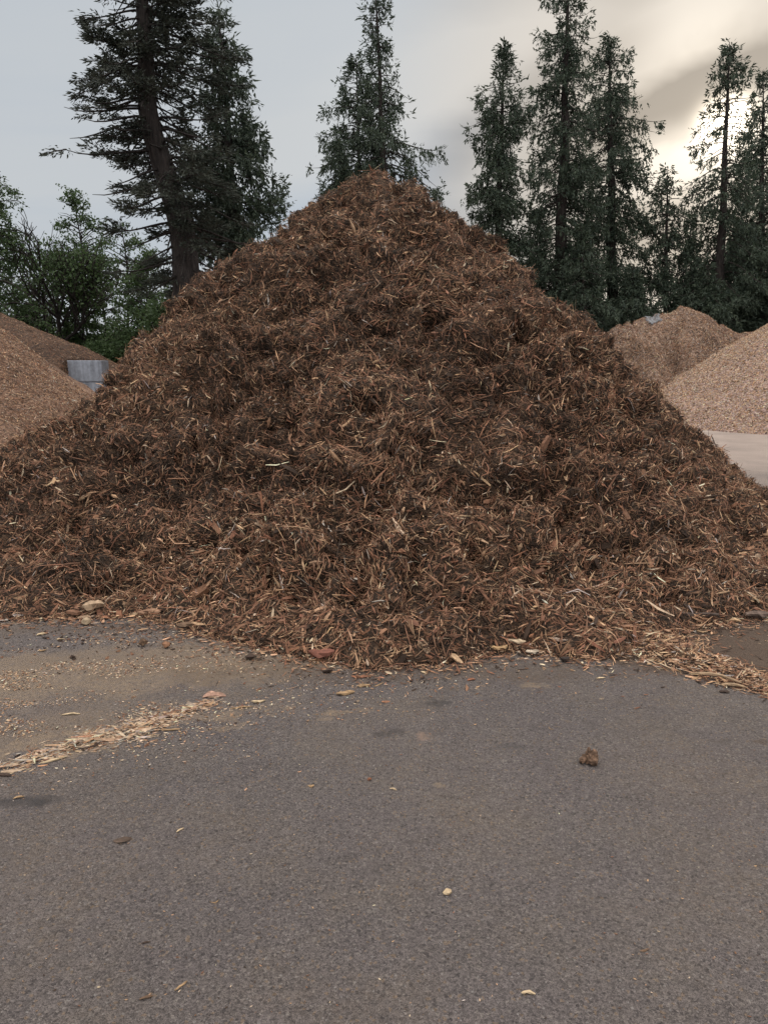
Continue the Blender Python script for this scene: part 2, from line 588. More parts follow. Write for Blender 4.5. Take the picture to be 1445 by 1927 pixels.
def build_mulch():
    rng = np.random.default_rng(11)
    nphi, nt = 1200, 400
    ph = np.linspace(0, 2 * math.pi, nphi, endpoint=False)
    hf = np.linspace(1, 0, nt) ** 1.0
    R = np.interp(np.degrees(ph), _phi, _R)
    # soften the foot line a little
    R = R + 0.05 * (vnoise(np.c_[np.cos(ph), np.sin(ph), 0 * ph] * 5, 4.0, 5) - .5)
    cx, sx = np.cos(ph), np.sin(ph)
    wr, wl = np.clip(cx, 0, 1) ** 2, np.clip(-cx, 0, 1) ** 2
    wf, wb = np.clip(-sx, 0, 1) ** 2, np.clip(sx, 0, 1) ** 2
    q = (prof(PR, hf)[:, None] * wr + prof(PL, hf)[:, None] * wl + prof(PF, hf)[:, None] * (wf + wb))
    r = q * R[None]
    X = r * cx
    Y = r * sx
    Z = np.repeat((hf * HP)[:, None], nphi, 1)
    P = np.stack([X, Y, Z], -1).reshape(-1, 3)
    # normals of the plain shape
    ii = np.arange(nt - 1)[:, None] * nphi
    jj = np.arange(nphi)[None]
    jn = (jj + 1) % nphi
    Q = np.stack([ii + jj, ii + nphi + jj, ii + nphi + jn, ii + jn], -1).reshape(-1, 4)
    G = P.reshape(nt, nphi, 3)
    dphi = np.roll(G, -1, 1) - np.roll(G, 1, 1)
    dt = np.gradient(G, axis=0)
    Nn = unit(np.cross(dt, dphi)).reshape(-1, 3)
    Nn[:nphi] = (0, 0, 1)
    fade = np.clip(Z / 0.35, 0.0, 1).ravel() * np.clip((np.hypot(X, Y) / 0.35), 0.15, 1).ravel()
    S = P * np.array([1, 1, 1.5])
    big = fbm(S, 1.0, 2, 3) - .5
    med = fbm(S, 2.6, 3, 31) - .5
    rid = np.abs(fbm(S + 7, 3.4, 3, 51) - .5) * 2
    fin = fbm(S, 9, 3, 71) - .5
    # little slumps: each step in height juts out above a hollow
    ph_n = fbm(P * np.array([1, 1, .3]), 1.4, 3, 91)
    st = (Z.ravel() * 2.1 + ph_n * 4.0) % 1.0
    slump = np.where(st < .75, st / .75, (1 - st) / .25) - .5
    holes = np.clip(fbm(S + 3, 5.2, 2, 111) - .60, 0, 1)
    disp = fade * (0.18 * big + 0.32 * med + 0.16 * (0.25 - rid) + 0.25 * slump * (0.2 + vnoise(P, 1.1, 8)) - 1.0 * holes)
    disp += 0.12 * fin * np.clip(fade, .3, 1)
    P2 = P + Nn * disp[:, None]
    P2[:, 2] = np.maximum(P2[:, 2], -0.01)
    P2.reshape(nt, nphi, 3)[-1, :, 2] = -0.03
    me = quads('mulch_pile', P2, Q, True)
    o = link('mulch_pile', me, M_MULCH, loc=(0, D, 0))
    tag(o, 'tall dark brown heap of shredded bark mulch filling the middle of the yard', 'mulch heap')

    # slivers lying on it; coarser towards the foot
    mid = P2[Q].mean(1)
    front = np.clip(0.5 - mid[:, 1] / 3.0, 0.10, 1.0)
    wq = front
    n = 460000
    pt, nr, idx = sample_quads(P2, Q, n, rng, wq)
    hfrac = pt[:, 2] / HP
    # direction in the surface, a tilt out of it
    rnd = rng.normal(0, 1, (n, 3))
    T = unit(rnd - nr * (rnd * nr).sum(1, keepdims=True))
    gx = fbm(pt, 2.3, 2, 131) - .5
    # strands lean the same way within a clump
    clump = np.stack([vnoise(pt, 3.1, 141) - .5, vnoise(pt, 3.1, 142) - .5, vnoise(pt, 3.1, 143) - .5], 1) * 3.2
    T = unit(T + (clump - nr * (clump * nr).sum(1, keepdims=True)))
    tilt = rng.normal(0, 0.28, n) + (rng.random(n) < .06) * rng.uniform(.2, .9, n)
    T = unit(T + nr * tilt[:, None])
    coarse = np.clip(1.25 - hfrac * .45 + 0.6 * gx, .6, 1.5)
    L = np.exp(rng.normal(math.log(.038), .58, n)) * (0.75 + .35 * coarse)
    W = np.exp(rng.normal(math.log(.0037), .58, n)) * (0.6 + .65 * coarse)
    bigc = rng.random(n) < (0.018 + 0.10 * np.clip(.4 - hfrac, 0, 1))
    W = np.where(bigc, W * 2.6, W)
    L = np.where(bigc, L * 1.25, L)
    L = np.clip(L, .015, .22)
    W = np.minimum(np.clip(W, .002, .035), L * .45)
    H = W * rng.uniform(.25, .7, n)
    off = rng.uniform(-0.014, 0.034, n) + np.abs(tilt) * L * .25
    C = pt + nr * off[:, None]
    C[:, 2] = np.maximum(C[:, 2], 0.004)
    patch = fbm(pt, 1.0, 4, 201)
    dry = np.clip((patch - .5) * 5 + .5 + (pt[:, 0] < -1.4) * .12 + .35 * np.clip((hfrac - .4) / .25, 0, 1), 0, 1)
    ca = pick(n, [50, 32, 12, 7, 1.2, .7], rng)
    cb = pick(n, [20, 37, 20, 19, 3.5, 1.2], rng)
    colr = np.where((rng.random(n) < dry)[:, None], cb, ca)
    me2 = chips_mesh('shredded_bark', C, T, nr, L, W, H, rng.normal(0, .28, n), colr)
    s = link('shredded_bark', me2, M_CHIP, o)
    s['kind'] = 'stuff'
    # flat lumps of bark and wood that have rolled down
    m = 1100
    pt, nr, _ = sample_quads(P2, Q, m, rng, front * np.exp(-mid[:, 2] / .55))
    rnd = rng.normal(0, 1, (m, 3))
    T = unit(rnd - nr * (rnd * nr).sum(1, keepdims=True) + nr * rng.normal(0, .2, (m, 1)))
    L = np.exp(rng.normal(math.log(.062), .35, m))
    W = L * rng.uniform(.22, .5, m)
    C = pt + nr * rng.uniform(.0, .03, (m, 1))
    C[:, 2] = np.maximum(C[:, 2], .006)
    me3 = chips_mesh('bark_chunks', C, T, unit(nr + rng.normal(0, .35, (m, 3))), L, W, W * rng.uniform(.25, .6, m), rng.normal(0, .1, m),
                     np.minimum(pick(m, [24, 40, 22, 14, 0, 3], rng), (.34, .23, .15)), box=True)
    s = link('bark_chunks', me3, M_CHIP, o)
    s['kind'] = 'stuff'
    return P2, Q


PILE_P, PILE_Q = build_mulch()


# ------------------------------------------------------------------ neighbouring heaps (height fields)
def heap(name, label, fn, x0, x1, y0, y1, step, mat, nchip, w, clen, cwid, seed, rough=0.06, view=None):
    rng = np.random.default_rng(seed)
    xs = np.arange(x0, x1, step)
    ys = np.arange(y0, y1, step)
    X, Y = np.meshgrid(xs, ys)
    p = np.stack([X.ravel(), Y.ravel(), 0 * X.ravel()], 1)
    h = fn(p[:, 0], p[:, 1])
    nz = (fbm(p, 0.9, 3, seed) - .5) * 2.2 + (fbm(p, 4.0, 3, seed + 5) - .5)
    h = h + nz * rough * np.clip(h / .4, 0, 1) * 2
    h = np.where(h < 0.0, -0.04, h)
    p[:, 2] = h
    nx, ny = len(xs), len(ys)
    i = (np.arange(ny - 1)[:, None] * nx + np.arange(nx - 1)[None]).ravel()
    Q = np.stack([i, i + 1, i + nx + 1, i + nx], 1)
    keep = (h[Q] > -0.03).any(1)
    Q = Q[keep]
    used, inv = np.unique(Q.ravel(), return_inverse=True)
    Q = inv.reshape(-1, 4)
    P = p[used]
    cx, cy = P[:, 0].mean(), P[:, 1].mean()
    P = P - np.array([cx, cy, 0])
    o = link(name, quads(name, P, Q, True), mat, loc=(cx, cy, 0))
    tag(o, label, 'wood heap')
    wt = None
    m = P[Q].mean(1) + np.array([cx, cy, 0])
    if view is not None:
        wt = np.where(view(m[:, 0], m[:, 1]), 1.0, 0.06)
    pt, nr, _ = sample_quads(P, Q, nchip, rng, wt)
    n = nchip
    rnd = rng.normal(0, 1, (n, 3))
    T = unit(rnd - nr * (rnd * nr).sum(1, keepdims=True) + nr * rng.normal(0, .3, (n, 1)))
    L = np.exp(rng.normal(math.log(clen), .4, n))
    W = np.exp(rng.normal(math.log(cwid), .4, n))
    C = pt + nr * rng.uniform(-.006, .016, (n, 1))
    me = chips_mesh('loose_chips', C, T, nr, L, W, W * .4, rng.normal(0, .2, n), pick(n, w, rng))
    s = link('loose_chips', me, M_CHIP, o)
    s['kind'] = 'stuff'
    return o


def cone(cx, cy, H, k, top=0.5):
    return lambda x, y: H + k * top - k * np.sqrt((x - cx) ** 2 + (y - cy) ** 2 + top * top)


heap('wood_chip_heap', 'smooth sloping brown heap of fine wood chips cut by the left edge of the photo',
     cone(-9.75, 15, 3.78, .75), -16, -3, 8.5, 21, .05, M_BROWN, 80000, [18, 34, 14, 22, 8, 3], .036, .009, 21, .06,
     lambda x, y: (y < 15.5) & (x > -10))
heap('shavings_heap', 'small low mound of yellowish tan shavings before the brown chip heap at left',
     cone(-6.45, 11.0, 1.42, .72, .3), -9, -4, 8.5, 13.5, .04, M_BROWN, 16000, [6, 22, 10, 44, 14, 2], .05, .007, 22, .05)


def far_left(x, y):
    h = 4.15 + .2 - .45 * np.sqrt((x + 14.9) ** 2 + (1.5 * (y - 27.5)) ** 2 + .2)
    h = np.minimum(h, 1.93 + (y - 24.42) * .62)
    h = np.minimum(h, 2.3 + (-9.25 - x) * 1.6)
    h = np.where(x < -9.66, np.minimum(np.minimum(4.35 - .45 * np.sqrt((x + 14.9) ** 2 + (1.5 * np.maximum(y - 27.5, 0)) ** 2 + .2), 2.36 + (y - 24.42) * .62), 2.3 + (-9.25 - x) * 1.6), h)
    h = np.where((y < 24.44) & (x > -9.66), -1, h)
    return h


heap('brown_bark_heap', 'dark brown bark heap spilling over the top of the concrete block wall',
     far_left, -26, -8.4, 20.5, 40, .07, M_DKBROWN, 34000, [40, 36, 12, 10, 2, 1], .06, .012, 23, .06,
     lambda x, y: (y < 29) & (x > -17))

RX = [2, 5, 7.5, 9.15, 10.3, 11.0, 11.6, 12.3, 13.0, 13.9, 15, 17, 19, 23]
RH = [0, 1.6, 2.7, 3.25, 3.55, 3.8, 4.0, 3.82, 3.35, 2.98, 3.0, 2.9, 2.0, -1]


def mid_right(x, y):
    rdg = np.interp(x, RX, RH) + .15
    p = np.stack([x, y * .25, 0 * x], 1)
    gully = (fbm(p, 1.5, 4, 77, .6) - .5)
    yy = y - 31 - gully * 1.6
    return rdg + .2 - .74 * np.sqrt(yy ** 2 + .07) + gully * 3.0 * np.clip((31.2 - y) / 1.6, 0.05, 1)


M_ROUGH = mat_heap('rough_heap', (0.05, 0.033, 0.025), (0.165, 0.107, 0.078), (0.34, 0.23, 0.17), 0.45)
heap('rough_wood_heap', 'gullied rusty brown wood heap under the dark cedars behind the pale chip heap',
     mid_right, 2, 22, 25, 37, .07, M_ROUGH, 80000, [18, 34, 14, 24, 8, 6], .08, .016, 24, .08, lambda x, y: y < 31.5)
heap('pale_chip_heap', 'broad smooth heap of pale pinkish tan wood chips at the right edge',
     cone(18.6, 26, 6.35, .625), 7.5, 30, 15, 37, .08, M_TAN, 120000, [10, 14, 6, 40, 30, 10], .05, .02, 25, .035,
     lambda x, y: (x < 16) & (y < 30))



def plastic_scrap():
    rng = np.random.default_rng(88)
    hp = bpy.data.objects['rough_wood_heap']
    v = np.zeros(len(hp.data.vertices) * 3, dtype=np.float32)
    hp.data.vertices.foreach_get('co', v)
    v = v.reshape(-1, 3) + np.array(hp.location)
    c = at(1226, 604, 30.75)
    nu, nv = 14, 9
    V = []
    for i in range(nu):
        for j in range(nv):
            x = c[0] + (i / (nu - 1) - .5) * .50 + .05 * math.sin(j * 1.7)
            y = 30.72 + (j / (nv - 1) - .5) * .62 + .04 * math.sin(i * 1.3)
            k = np.argmin((v[:, 0] - x) ** 2 + (v[:, 1] - y) ** 2)
            V.append((x - c[0], y - 30.72, v[k, 2] + .03 + .015 * math.sin(i * .9) * math.cos(j * 1.1) + rng.normal(0, .006)))
    V = np.array(V)
    z0 = V[:, 2].min()
    V[:, 2] -= z0
    q = [(i * nv + j, (i + 1) * nv + j, (i + 1) * nv + j + 1, i * nv + j + 1) for i in range(nu - 1) for j in range(nv - 1)]
    m, N, b = new_mat('plastic')
    tc = N.n('ShaderNodeTexCoord')
    N.t.links.new(N.ramp(N.noise(tc.outputs['Object'], 9, 4), [(.3, (.09, .085, .085)), (.7, (.18, .18, .19))]), b.inputs['Base Color'])
    b.inputs['Roughness'].default_value = .4
    o = link('plastic_scrap', quads('plastic_scrap', V, q, True), m, loc=(c[0], 30.72, z0))
    o.modifiers.new('thickness', 'SOLIDIFY').thickness = .006
    tag(o, 'grey scrap of plastic sheet lying on the crest of the rough brown heap', 'plastic sheet')


plastic_scrap()


# ------------------------------------------------------------------ concrete blocks
def block(x0, x1, z0, z1, y0, y1, label):
    import bmesh
    bm = bmesh.new()
    bmesh.ops.create_cube(bm, size=1)
    bmesh.ops.scale(bm, vec=(x1 - x0, y1 - y0, z1 - z0), verts=bm.verts)
    bmesh.ops.bevel(bm, geom=bm.edges[:], offset=.025, segments=2, affect='EDGES', profile=.6)
    me = bpy.data.meshes.new('concrete_block')
    bm.to_mesh(me)
    bm.free()
    o = link('concrete_block', me, M_CONC, loc=((x0 + x1) / 2, (y0 + y1) / 2, (z0 + z1) / 2))
    tag(o, label, 'concrete block', 'concrete blocks stacked in the retaining wall')


BY = 24.0
xb = at(192, 690, BY)[0]
xj = at(144, 718, BY)[0]
hb = .65
block(xb - 1.5, xb, 2 * hb + .003, 3 * hb, BY, BY + .62, 'streaked grey concrete block topmost in the wall with bark heaped over it')
block(xj + .008, xb - .05, hb + .003, 2 * hb, BY + .03, BY + .62, 'short darker concrete block under the topmost block of the wall')
block(xj - 1.5, xj - .008, hb + .003, 2 * hb, BY + .05, BY + .62, 'concrete block mostly buried by chips, beyond the joint in the lower course')
block(xb - 1.5, xb - .02, 0, hb, BY + .02, BY + .62, 'concrete block at the very bottom of the wall behind the heaps')


# ------------------------------------------------------------------ trees
def tube(path, rad, k=6):
    path = np.asarray(path, float)
    rad = np.asarray(rad, float)
    t = unit(np.gradient(path, axis=0))
    ref = np.where(np.abs(t[:, 2:3]) > .8, np.array([[1.0, 0, 0]]), np.array([[0, 0, 1.0]]))
    a = unit(np.cross(t, ref))
    b = np.cross(t, a)
    an = np.linspace(0, 2 * math.pi, k, endpoint=False)
    V = path[:, None] + rad[:, None, None] * (np.cos(an)[None, :, None] * a[:, None] + np.sin(an)[None, :, None] * b[:, None])
    m = len(path)
    i = np.arange(m - 1)[:, None] * k
    j = np.arange(k)[None]
    j2 = (j + 1) % k
    Q = np.stack([i + j, i + j2, i + k + j2, i + k + j], -1).reshape(-1, 4)
    return V.reshape(-1, 3), Q


class Acc:
    def __init__(self):
        self.v, self.q, self.n = [], [], 0

    def add(self, V, Q):
        self.v.append(V)
        self.q.append(Q + self.n)
        self.n += len(V)

    def mesh(self, name, smooth=True):
        return quads(name, np.concatenate(self.v), np.concatenate(self.q), smooth)


def leaf_mesh(name, C, T, L, W, rng, tone, k=.35):
    """pointed leaf or spray faces hanging from point C along T"""
    n = len(C)
    T = unit(T)
    r = rng.normal(0, 1, (n, 3))
    B = unit(np.cross(T, r))
    U = np.cross(T, B)
    V = np.zeros((n, 4, 3), dtype=np.float32)
    V[:, 0] = C
    V[:, 1] = C + T * (L * k)[:, None] + B * (W * .5)[:, None]
    V[:, 2] = C + T * L[:, None] + U * (L * .12)[:, None]
    V[:, 3] = C + T * (L * (k + .12))[:, None] - B * (W * .5)[:, None]
    Q = np.arange(4 * n).reshape(-1, 4)
    me = quads(name, V.reshape(-1, 3), Q)
    set_col(me, np.repeat(np.clip(tone, 0, 1)[:, None], 4, 0) * np.ones((1, 3)))
    return me


def conifer(name, label, trunk_px, Y, prof_px, r0, nb, style, seed, dens=1.0, group=None, low=None, leafsize=1.0, gap=None):
    """trunk_px: (px,py) up to the apex; prof_px: (py, left half width px, right half width px)"""
    rng = np.random.default_rng(seed)
    path = np.array([at(px, py, Y) for px, py in trunk_px])
    sc = Y / F
    # carry the trunk down to the ground along its lowest run
    d = path[0] - path[1]
    base = path[0] + d * (path[0][2] / max(1e-3, -d[2])) * .6
    base[2] = 0
    path = np.vstack([base, path])
    zp = path[:, 2]
    apex = zp[-1]
    zs = np.linspace(0, apex, 26)
    tx = np.interp(zs, zp, path[:, 0])
    ty = np.full_like(zs, Y)
    fr = 1 - zs / apex
    rad = np.maximum(r0 * fr ** .8 * (1 + .5 * np.exp(-zs / .5)), .012)
    A = Acc()
    origin = np.array([tx[0], Y, 0])
    wob = np.c_[np.sin(zs * 1.3 + seed), np.cos(zs * 1.1 + seed), 0 * zs] * (rad * .25)[:, None]
    tp = np.c_[tx, ty, zs] + wob - origin
    A.add(*tube(tp, rad, 10))
    pz = np.array([at(0, py, Y)[2] for py, _, _ in prof_px])
    o_ = np.argsort(pz)
    pz = pz[o_]
    pl = np.array([p[1] for p in prof_px])[o_] * sc
    pr = np.array([p[2] for p in prof_px])[o_] * sc
    zlow = pz[0] if low is None else low
    Cs, Ts, Ls, Ws, Tn = [], [], [], [], []
    u = (np.arange(nb) + rng.random(nb)) / nb
    zb = zlow + (apex - zlow) * u ** .92
    az = np.arange(nb) * 2.39996 + rng.normal(0, .5, nb)
    for i in range(nb):
        z0 = zb[i]
        c, s = math.cos(az[i]), math.sin(az[i])
        wl_, wr_ = np.interp(z0, pz, pl), np.interp(z0, pz, pr)
        hw = wr_ * max(c, 0) + wl_ * max(-c, 0) + .5 * (wl_ + wr_) * (1 - abs(c))
        L = hw * (rng.uniform(.45, .95) if rng.random() < .8 else rng.uniform(.9, 1.12))
        L = max(L * (.9 if style == 'cedar' else 1), .18)
        if style == 'cedar' and rng.random() < .12:
            continue
        frac = z0 / apex
        p0 = np.array([np.interp(z0, zs, tp[:, 0]), np.interp(z0, zs, tp[:, 1]), z0])
        m = 8
        ss = np.linspace(0, 1, m)
        if style == 'cedar':
            rise = .55 * max(0, frac - .7) / .3 * .8
            zc = L * ((rise + .10) * ss - (.5 + .3 * rng.random()) * ss ** 2 * (1.2 - rise) + (.25 + .2 * rng.random()) * ss ** 4)
            lift = L * .15
        else:
            sag = rng.uniform(.35, .8)
            L *= .93
            zc = L * (.10 * ss - sag * ss ** 1.6 + .22 * ss ** 4)
            lift = L * .22
        side = rng.normal(0, .12) * L * ss ** 2
        P = p0 + np.c_[c * L * ss - s * side, s * L * ss + c * side, zc + lift * 0 + lift]
        P[0] = p0 + np.array([0, 0, lift * .6])
        br = (.010 + .009 * L) * (1 - ss) ** .8 + .005
        if style == 'fir':
            br = br * 1.15
        A.add(*tube(P, br, 4))
        dirn = np.array([c, s, 0])
        perp = np.array([-s, c, 0])
        if style == 'cedar':
            s0 = rng.uniform(.04, .2) if L > 1 else .03
            nst = max(3, int(L / .12 * dens))
            for k in range(nst):
                sk = s0 + (1 - s0) * (k + rng.random()) / nst
                pk = np.array([np.interp(sk, ss, P[:, q]) for q in range(3)])
                if vnoise((pk + origin)[None] + seed, 2.0, 3)[0] < .44 - .25 * (dens - .8):
                    continue
                for rep_ in range(4):
                    # a pendent spray: scale leaves strung along a hanging twig
                    wd_ = (.10 + .26 * L * (1 - .8 * sk)) * rng.normal(0, .75)
                    st_ = pk + perp * wd_ + dirn * abs(wd_) * .5 + np.array([0, 0, -.25 * abs(wd_) + rng.normal(0, .04)])
                    lp = rng.uniform(.18, .60) * min(1.0, .45 + L * .35)
                    hd = unit(dirn * rng.uniform(.0, .7) + perp * rng.normal(0, .3) + np.array([0, 0, -1.0]))
                    if rng.random() < .22:
                        hd = unit(dirn + perp * rng.normal(0, .5) + np.array([0, 0, rng.uniform(-.2, .5)]))
                        lp *= .7
                    mm = max(3, int(lp / .042))
                    q = rng.random(mm)
                    cc = st_ + hd * (q * lp)[:, None] + rng.normal(0, .022, (mm, 3))
                    tt = hd + rng.normal(0, .42, (mm, 3))
                    Cs.append(cc)
                    Ts.append(tt)
                    Ls.append(rng.uniform(.09, .20, mm) * leafsize * (1.15 - .5 * q))
                    Ws.append(rng.uniform(.035, .075, mm) * leafsize * (1.15 - .5 * q))
                    Tn.append(rng.random(mm) * .5 + .5 * rng.random())
            # tip leader sprays
            mm = 6
            Cs.append(P[-1] + rng.normal(0, .05, (mm, 3)))
            Ts.append(dirn * .9 + np.array([0, 0, .1]) + rng.normal(0, .4, (mm, 3)))
            Ls.append(rng.uniform(.12, .28, mm))
            Ws.append(rng.uniform(.04, .08, mm))
            Tn.append(rng.random(mm))
        else:
            ncl = max(3, int(L * 4.6))
            for k in range(ncl):
                sk = rng.uniform(.22, 1.0) ** .8
                pk = np.array([np.interp(sk, ss, P[:, q]) for q in range(3)])
                if vnoise((pk + origin)[None], 1.1, 3)[0] < .385:
                    continue
                sd = rng.choice((-1, 1))
                lt = rng.uniform(.25, .75) * min(1, L / 2)
                bd = unit(dirn * rng.uniform(.5, 1.1) + perp * sd * rng.uniform(.1, .9) + np.array([0, 0, rng.normal(-.05, .18)]))
                tw = np.array([pk, pk + bd * lt * .5 + np.array([0, 0, .02]), pk + bd * lt])
                A.add(*tube(tw, [.014, .01, .005], 3))
                mm = int(40 * dens)
                q = rng.random(mm) ** .8
                wdt = .20 * (1.15 - q)
                cc = pk + bd * (q * lt)[:, None] + (rng.normal(0, 1, (mm, 3)) * np.array([1, 1, .45])) * wdt[:, None] * .75
                tt = bd + (cc - pk - bd * (q * lt)[:, None]) * 4 + rng.normal(0, .25, (mm, 3)) + np.array([0, 0, -.05])
                Cs.append(cc)
                Ts.append(tt)
                Ls.append(rng.uniform(.08, .18, mm) * leafsize)
                Ws.append(rng.uniform(.026, .052, mm) * leafsize)
                Tn.append(rng.random(mm) * .5 + .5 * rng.random())
    C = np.concatenate(Cs)
    keep = C[:, 2] > .05
    if gap:
        gz, gh, gw = at(0, gap[0], Y)[2], gap[1] * sc, gap[2] * sc
        rr = np.hypot((C[:, 0] - np.interp(C[:, 2], zs, tp[:, 0])) / gw, (C[:, 2] - gz) / gh)
        keep &= (rr > 1) | (rng.random(len(C)) < .3)
    root = bpy.data.objects.new(name, None)
    col.objects.link(root)
    root.location = origin
    root.empty_display_size = .5
    tag(root, label, 'tree', group)
    link('trunk', A.mesh('trunk'), M_BARK, root)
    me = leaf_mesh('crown', C[keep], np.concatenate(Ts)[keep], np.concatenate(Ls)[keep], np.concatenate(Ws)[keep], rng, np.concatenate(Tn)[keep])
    link('crown', me, M_CEDAR if style == 'cedar' else M_FIR, root)
    return len(C)


conifer('fir_tree', 'big dark fir with a thick leaning trunk and drooping bare inner limbs at left',
        [(356, 540), (340, 450), (322, 370), (303, 290), (285, 220), (273, 110), (264, 0), (256, -150), (250, -330)], 22,
        [(560, 120, 120), (470, 130, 150), (400, 150, 160), (345, 168, 160), (290, 160, 165), (230, 150, 165), (170, 138, 165), (110, 122, 160), (50, 112, 155),
         (-20, 110, 140), (-120, 110, 120), (-250, 55, 55), (-330, 4, 4)], .48, 330, 'fir', 101, 1.0)
CG = 'tall cedars standing along the far side of the yard'
conifer('cedar_tree', 'drooping cedar close behind the leaning fir, with a long low limb reaching past the heap',
        [(442, 450), (436, 330), (424, 180), (412, 20)], 25,
        [(520, 130, 110), (430, 120, 95), (350, 120, 128), (290, 100, 92), (200, 80, 75), (110, 55, 45), (60, 22, 20), (20, 3, 3)], .28, 190, 'cedar', 102, 1.05, CG)
conifer('cedar_tree', 'slender tall thin-topped cedar rising directly behind the peak of the mulch heap',
        [(724, 420), (722, 330), (717, 200), (711, 80), (708, 0), (707, -70)], 33,
        [(470, 110, 120), (360, 80, 135), (300, 60, 128), (270, 50, 98), (240, 45, 70), (200, 42, 58), (150, 40, 56), (100, 36, 36), (40, 42, 36), (0, 40, 36), (-40, 20, 20), (-70, 3, 3)],
        .24, 190, 'cedar', 103, .8, CG)
conifer('cedar_tree', 'shorter pointed cedar leaning on the slender cedar behind the peak of the heap',
        [(680, 420), (677, 330), (673, 200), (670, 112)], 34,
        [(450, 100, 80), (360, 98, 70), (300, 92, 60), (250, 82, 55), (200, 60, 45), (160, 36, 28), (130, 16, 14), (112, 3, 3)], .2, 170, 'cedar', 104, .85, CG)
conifer('cedar_tree', 'small young cedar at the left foot of the pair behind the heap peak',
        [(640, 420), (639, 340), (637, 268)], 32.5,
        [(430, 55, 50), (370, 46, 30), (330, 42, 30), (300, 30, 20), (268, 3, 3)], .09, 60, 'cedar', 105, .8, CG)
conifer('cedar_tree', 'narrow pointed cedar standing free just right of the mulch heap peak',
        [(935, 520), (938, 400), (943, 250), (948, 84)], 33,
        [(600, 90, 95), (500, 75, 90), (420, 58, 85), (340, 66, 72), (300, 68, 62), (220, 68, 58), (160, 38, 48), (125, 22, 30), (100, 10, 10), (84, 3, 3)], .26, 190, 'cedar', 106, 1.15, CG)
conifer('cedar_tree', 'tallest cedar of the right hand stand, its top cut off by the frame',
        [(1050, 560), (1056, 430), (1063, 200), (1067, 0), (1068, -80)], 34,
        [(640, 130, 120), (500, 100, 110), (400, 85, 100), (300, 75, 85), (200, 62, 75), (130, 60, 62), (75, 58, 55), (0, 42, 46), (-50, 20, 20), (-80, 3, 3)], .36, 230, 'cedar', 107, 1.05, CG)
conifer('cedar_tree', 'broad dense cedar filling the right side of the tallest cedar',
        [(1150, 600), (1150, 400), (1147, 200), (1145, 70)], 36,
        [(640, 120, 120), (500, 105, 105), (400, 100, 98), (320, 95, 92), (250, 85, 84), (190, 70, 74), (150, 46, 46), (110, 30, 32), (70, 3, 3)], .34, 220, 'cedar', 108, 1.0, CG)
conifer('cedar_tree', 'short cedar in the bright gap between the two right hand cedar groups',
        [(1252, 600), (1253, 450), (1256, 312)], 35,
        [(650, 90, 90), (550, 72, 70), (450, 55, 55), (390, 42, 45), (345, 22, 22), (312, 3, 3)], .18, 130, 'cedar', 109, .9, CG)
conifer('cedar_tree', 'ragged cedar with the low sun shining through its upper branches',
        [(1352, 560), (1358, 430), (1365, 250), (1372, 80)], 34,
        [(640, 130, 120), (500, 112, 100), (400, 100, 95), (340, 96, 85), (290, 84, 70), (230, 58, 50), (180, 56, 42), (150, 36, 42), (120, 30, 36), (95, 12, 12), (80, 3, 3)], .28, 170, 'cedar', 110, .85, CG, gap=(232, 30, 42))
conifer('cedar_tree', 'cedar at the far right edge, half out of the photo',
        [(1430, 560), (1432, 400), (1434, 250), (1436, 136)], 36,
        [(640, 110, 110), (500, 90, 90), (400, 78, 80), (320, 58, 60), (250, 42, 40), (200, 22, 22), (165, 10, 10), (136, 3, 3)], .26, 180, 'cedar', 111, 1.15, CG)
BG = 'young cedars crowding the foot of the right hand stand'
for (px, py, Y, w, sd, lab) in [
        (1010, 400, 37, 70, 121, 'dense young cedar in the dark between the narrow cedar and the tallest cedar'),
        (1095, 430, 32.5, 85, 122, 'bushy young cedar before the trunk of the tallest cedar'),
        (1190, 505, 33, 80, 123, 'low bushy cedar just above the ridge of the rough brown heap'),
        (1298, 440, 37.5, 80, 124, 'young cedar behind the short cedar in the bright gap'),
        (1395, 400, 37, 85, 125, 'dense young cedar below the sun at the right edge'),
        (1330, 500, 33, 80, 126, 'low dark cedar over the dip between the two right hand heaps'),
        (1460, 440, 34, 80, 127, 'low dark cedar rising behind the pale chip heap at the edge'),
        (880, 560, 37, 60, 128, 'low young cedar hidden behind the right shoulder of the mulch heap')]:
    conifer('young_cedar', lab, [(px, 650), (px + 1, (py + 650) / 2), (px, py)], Y,
            [(720, w * 1.1, w * 1.1), (640, w * 1.1, w * 1.1), ((py + 640) / 2, w * .8, w * .8), (py + 50, w * .35, w * .35), (py, 3, 3)], .13, 130, 'cedar', sd, 1.2, BG)


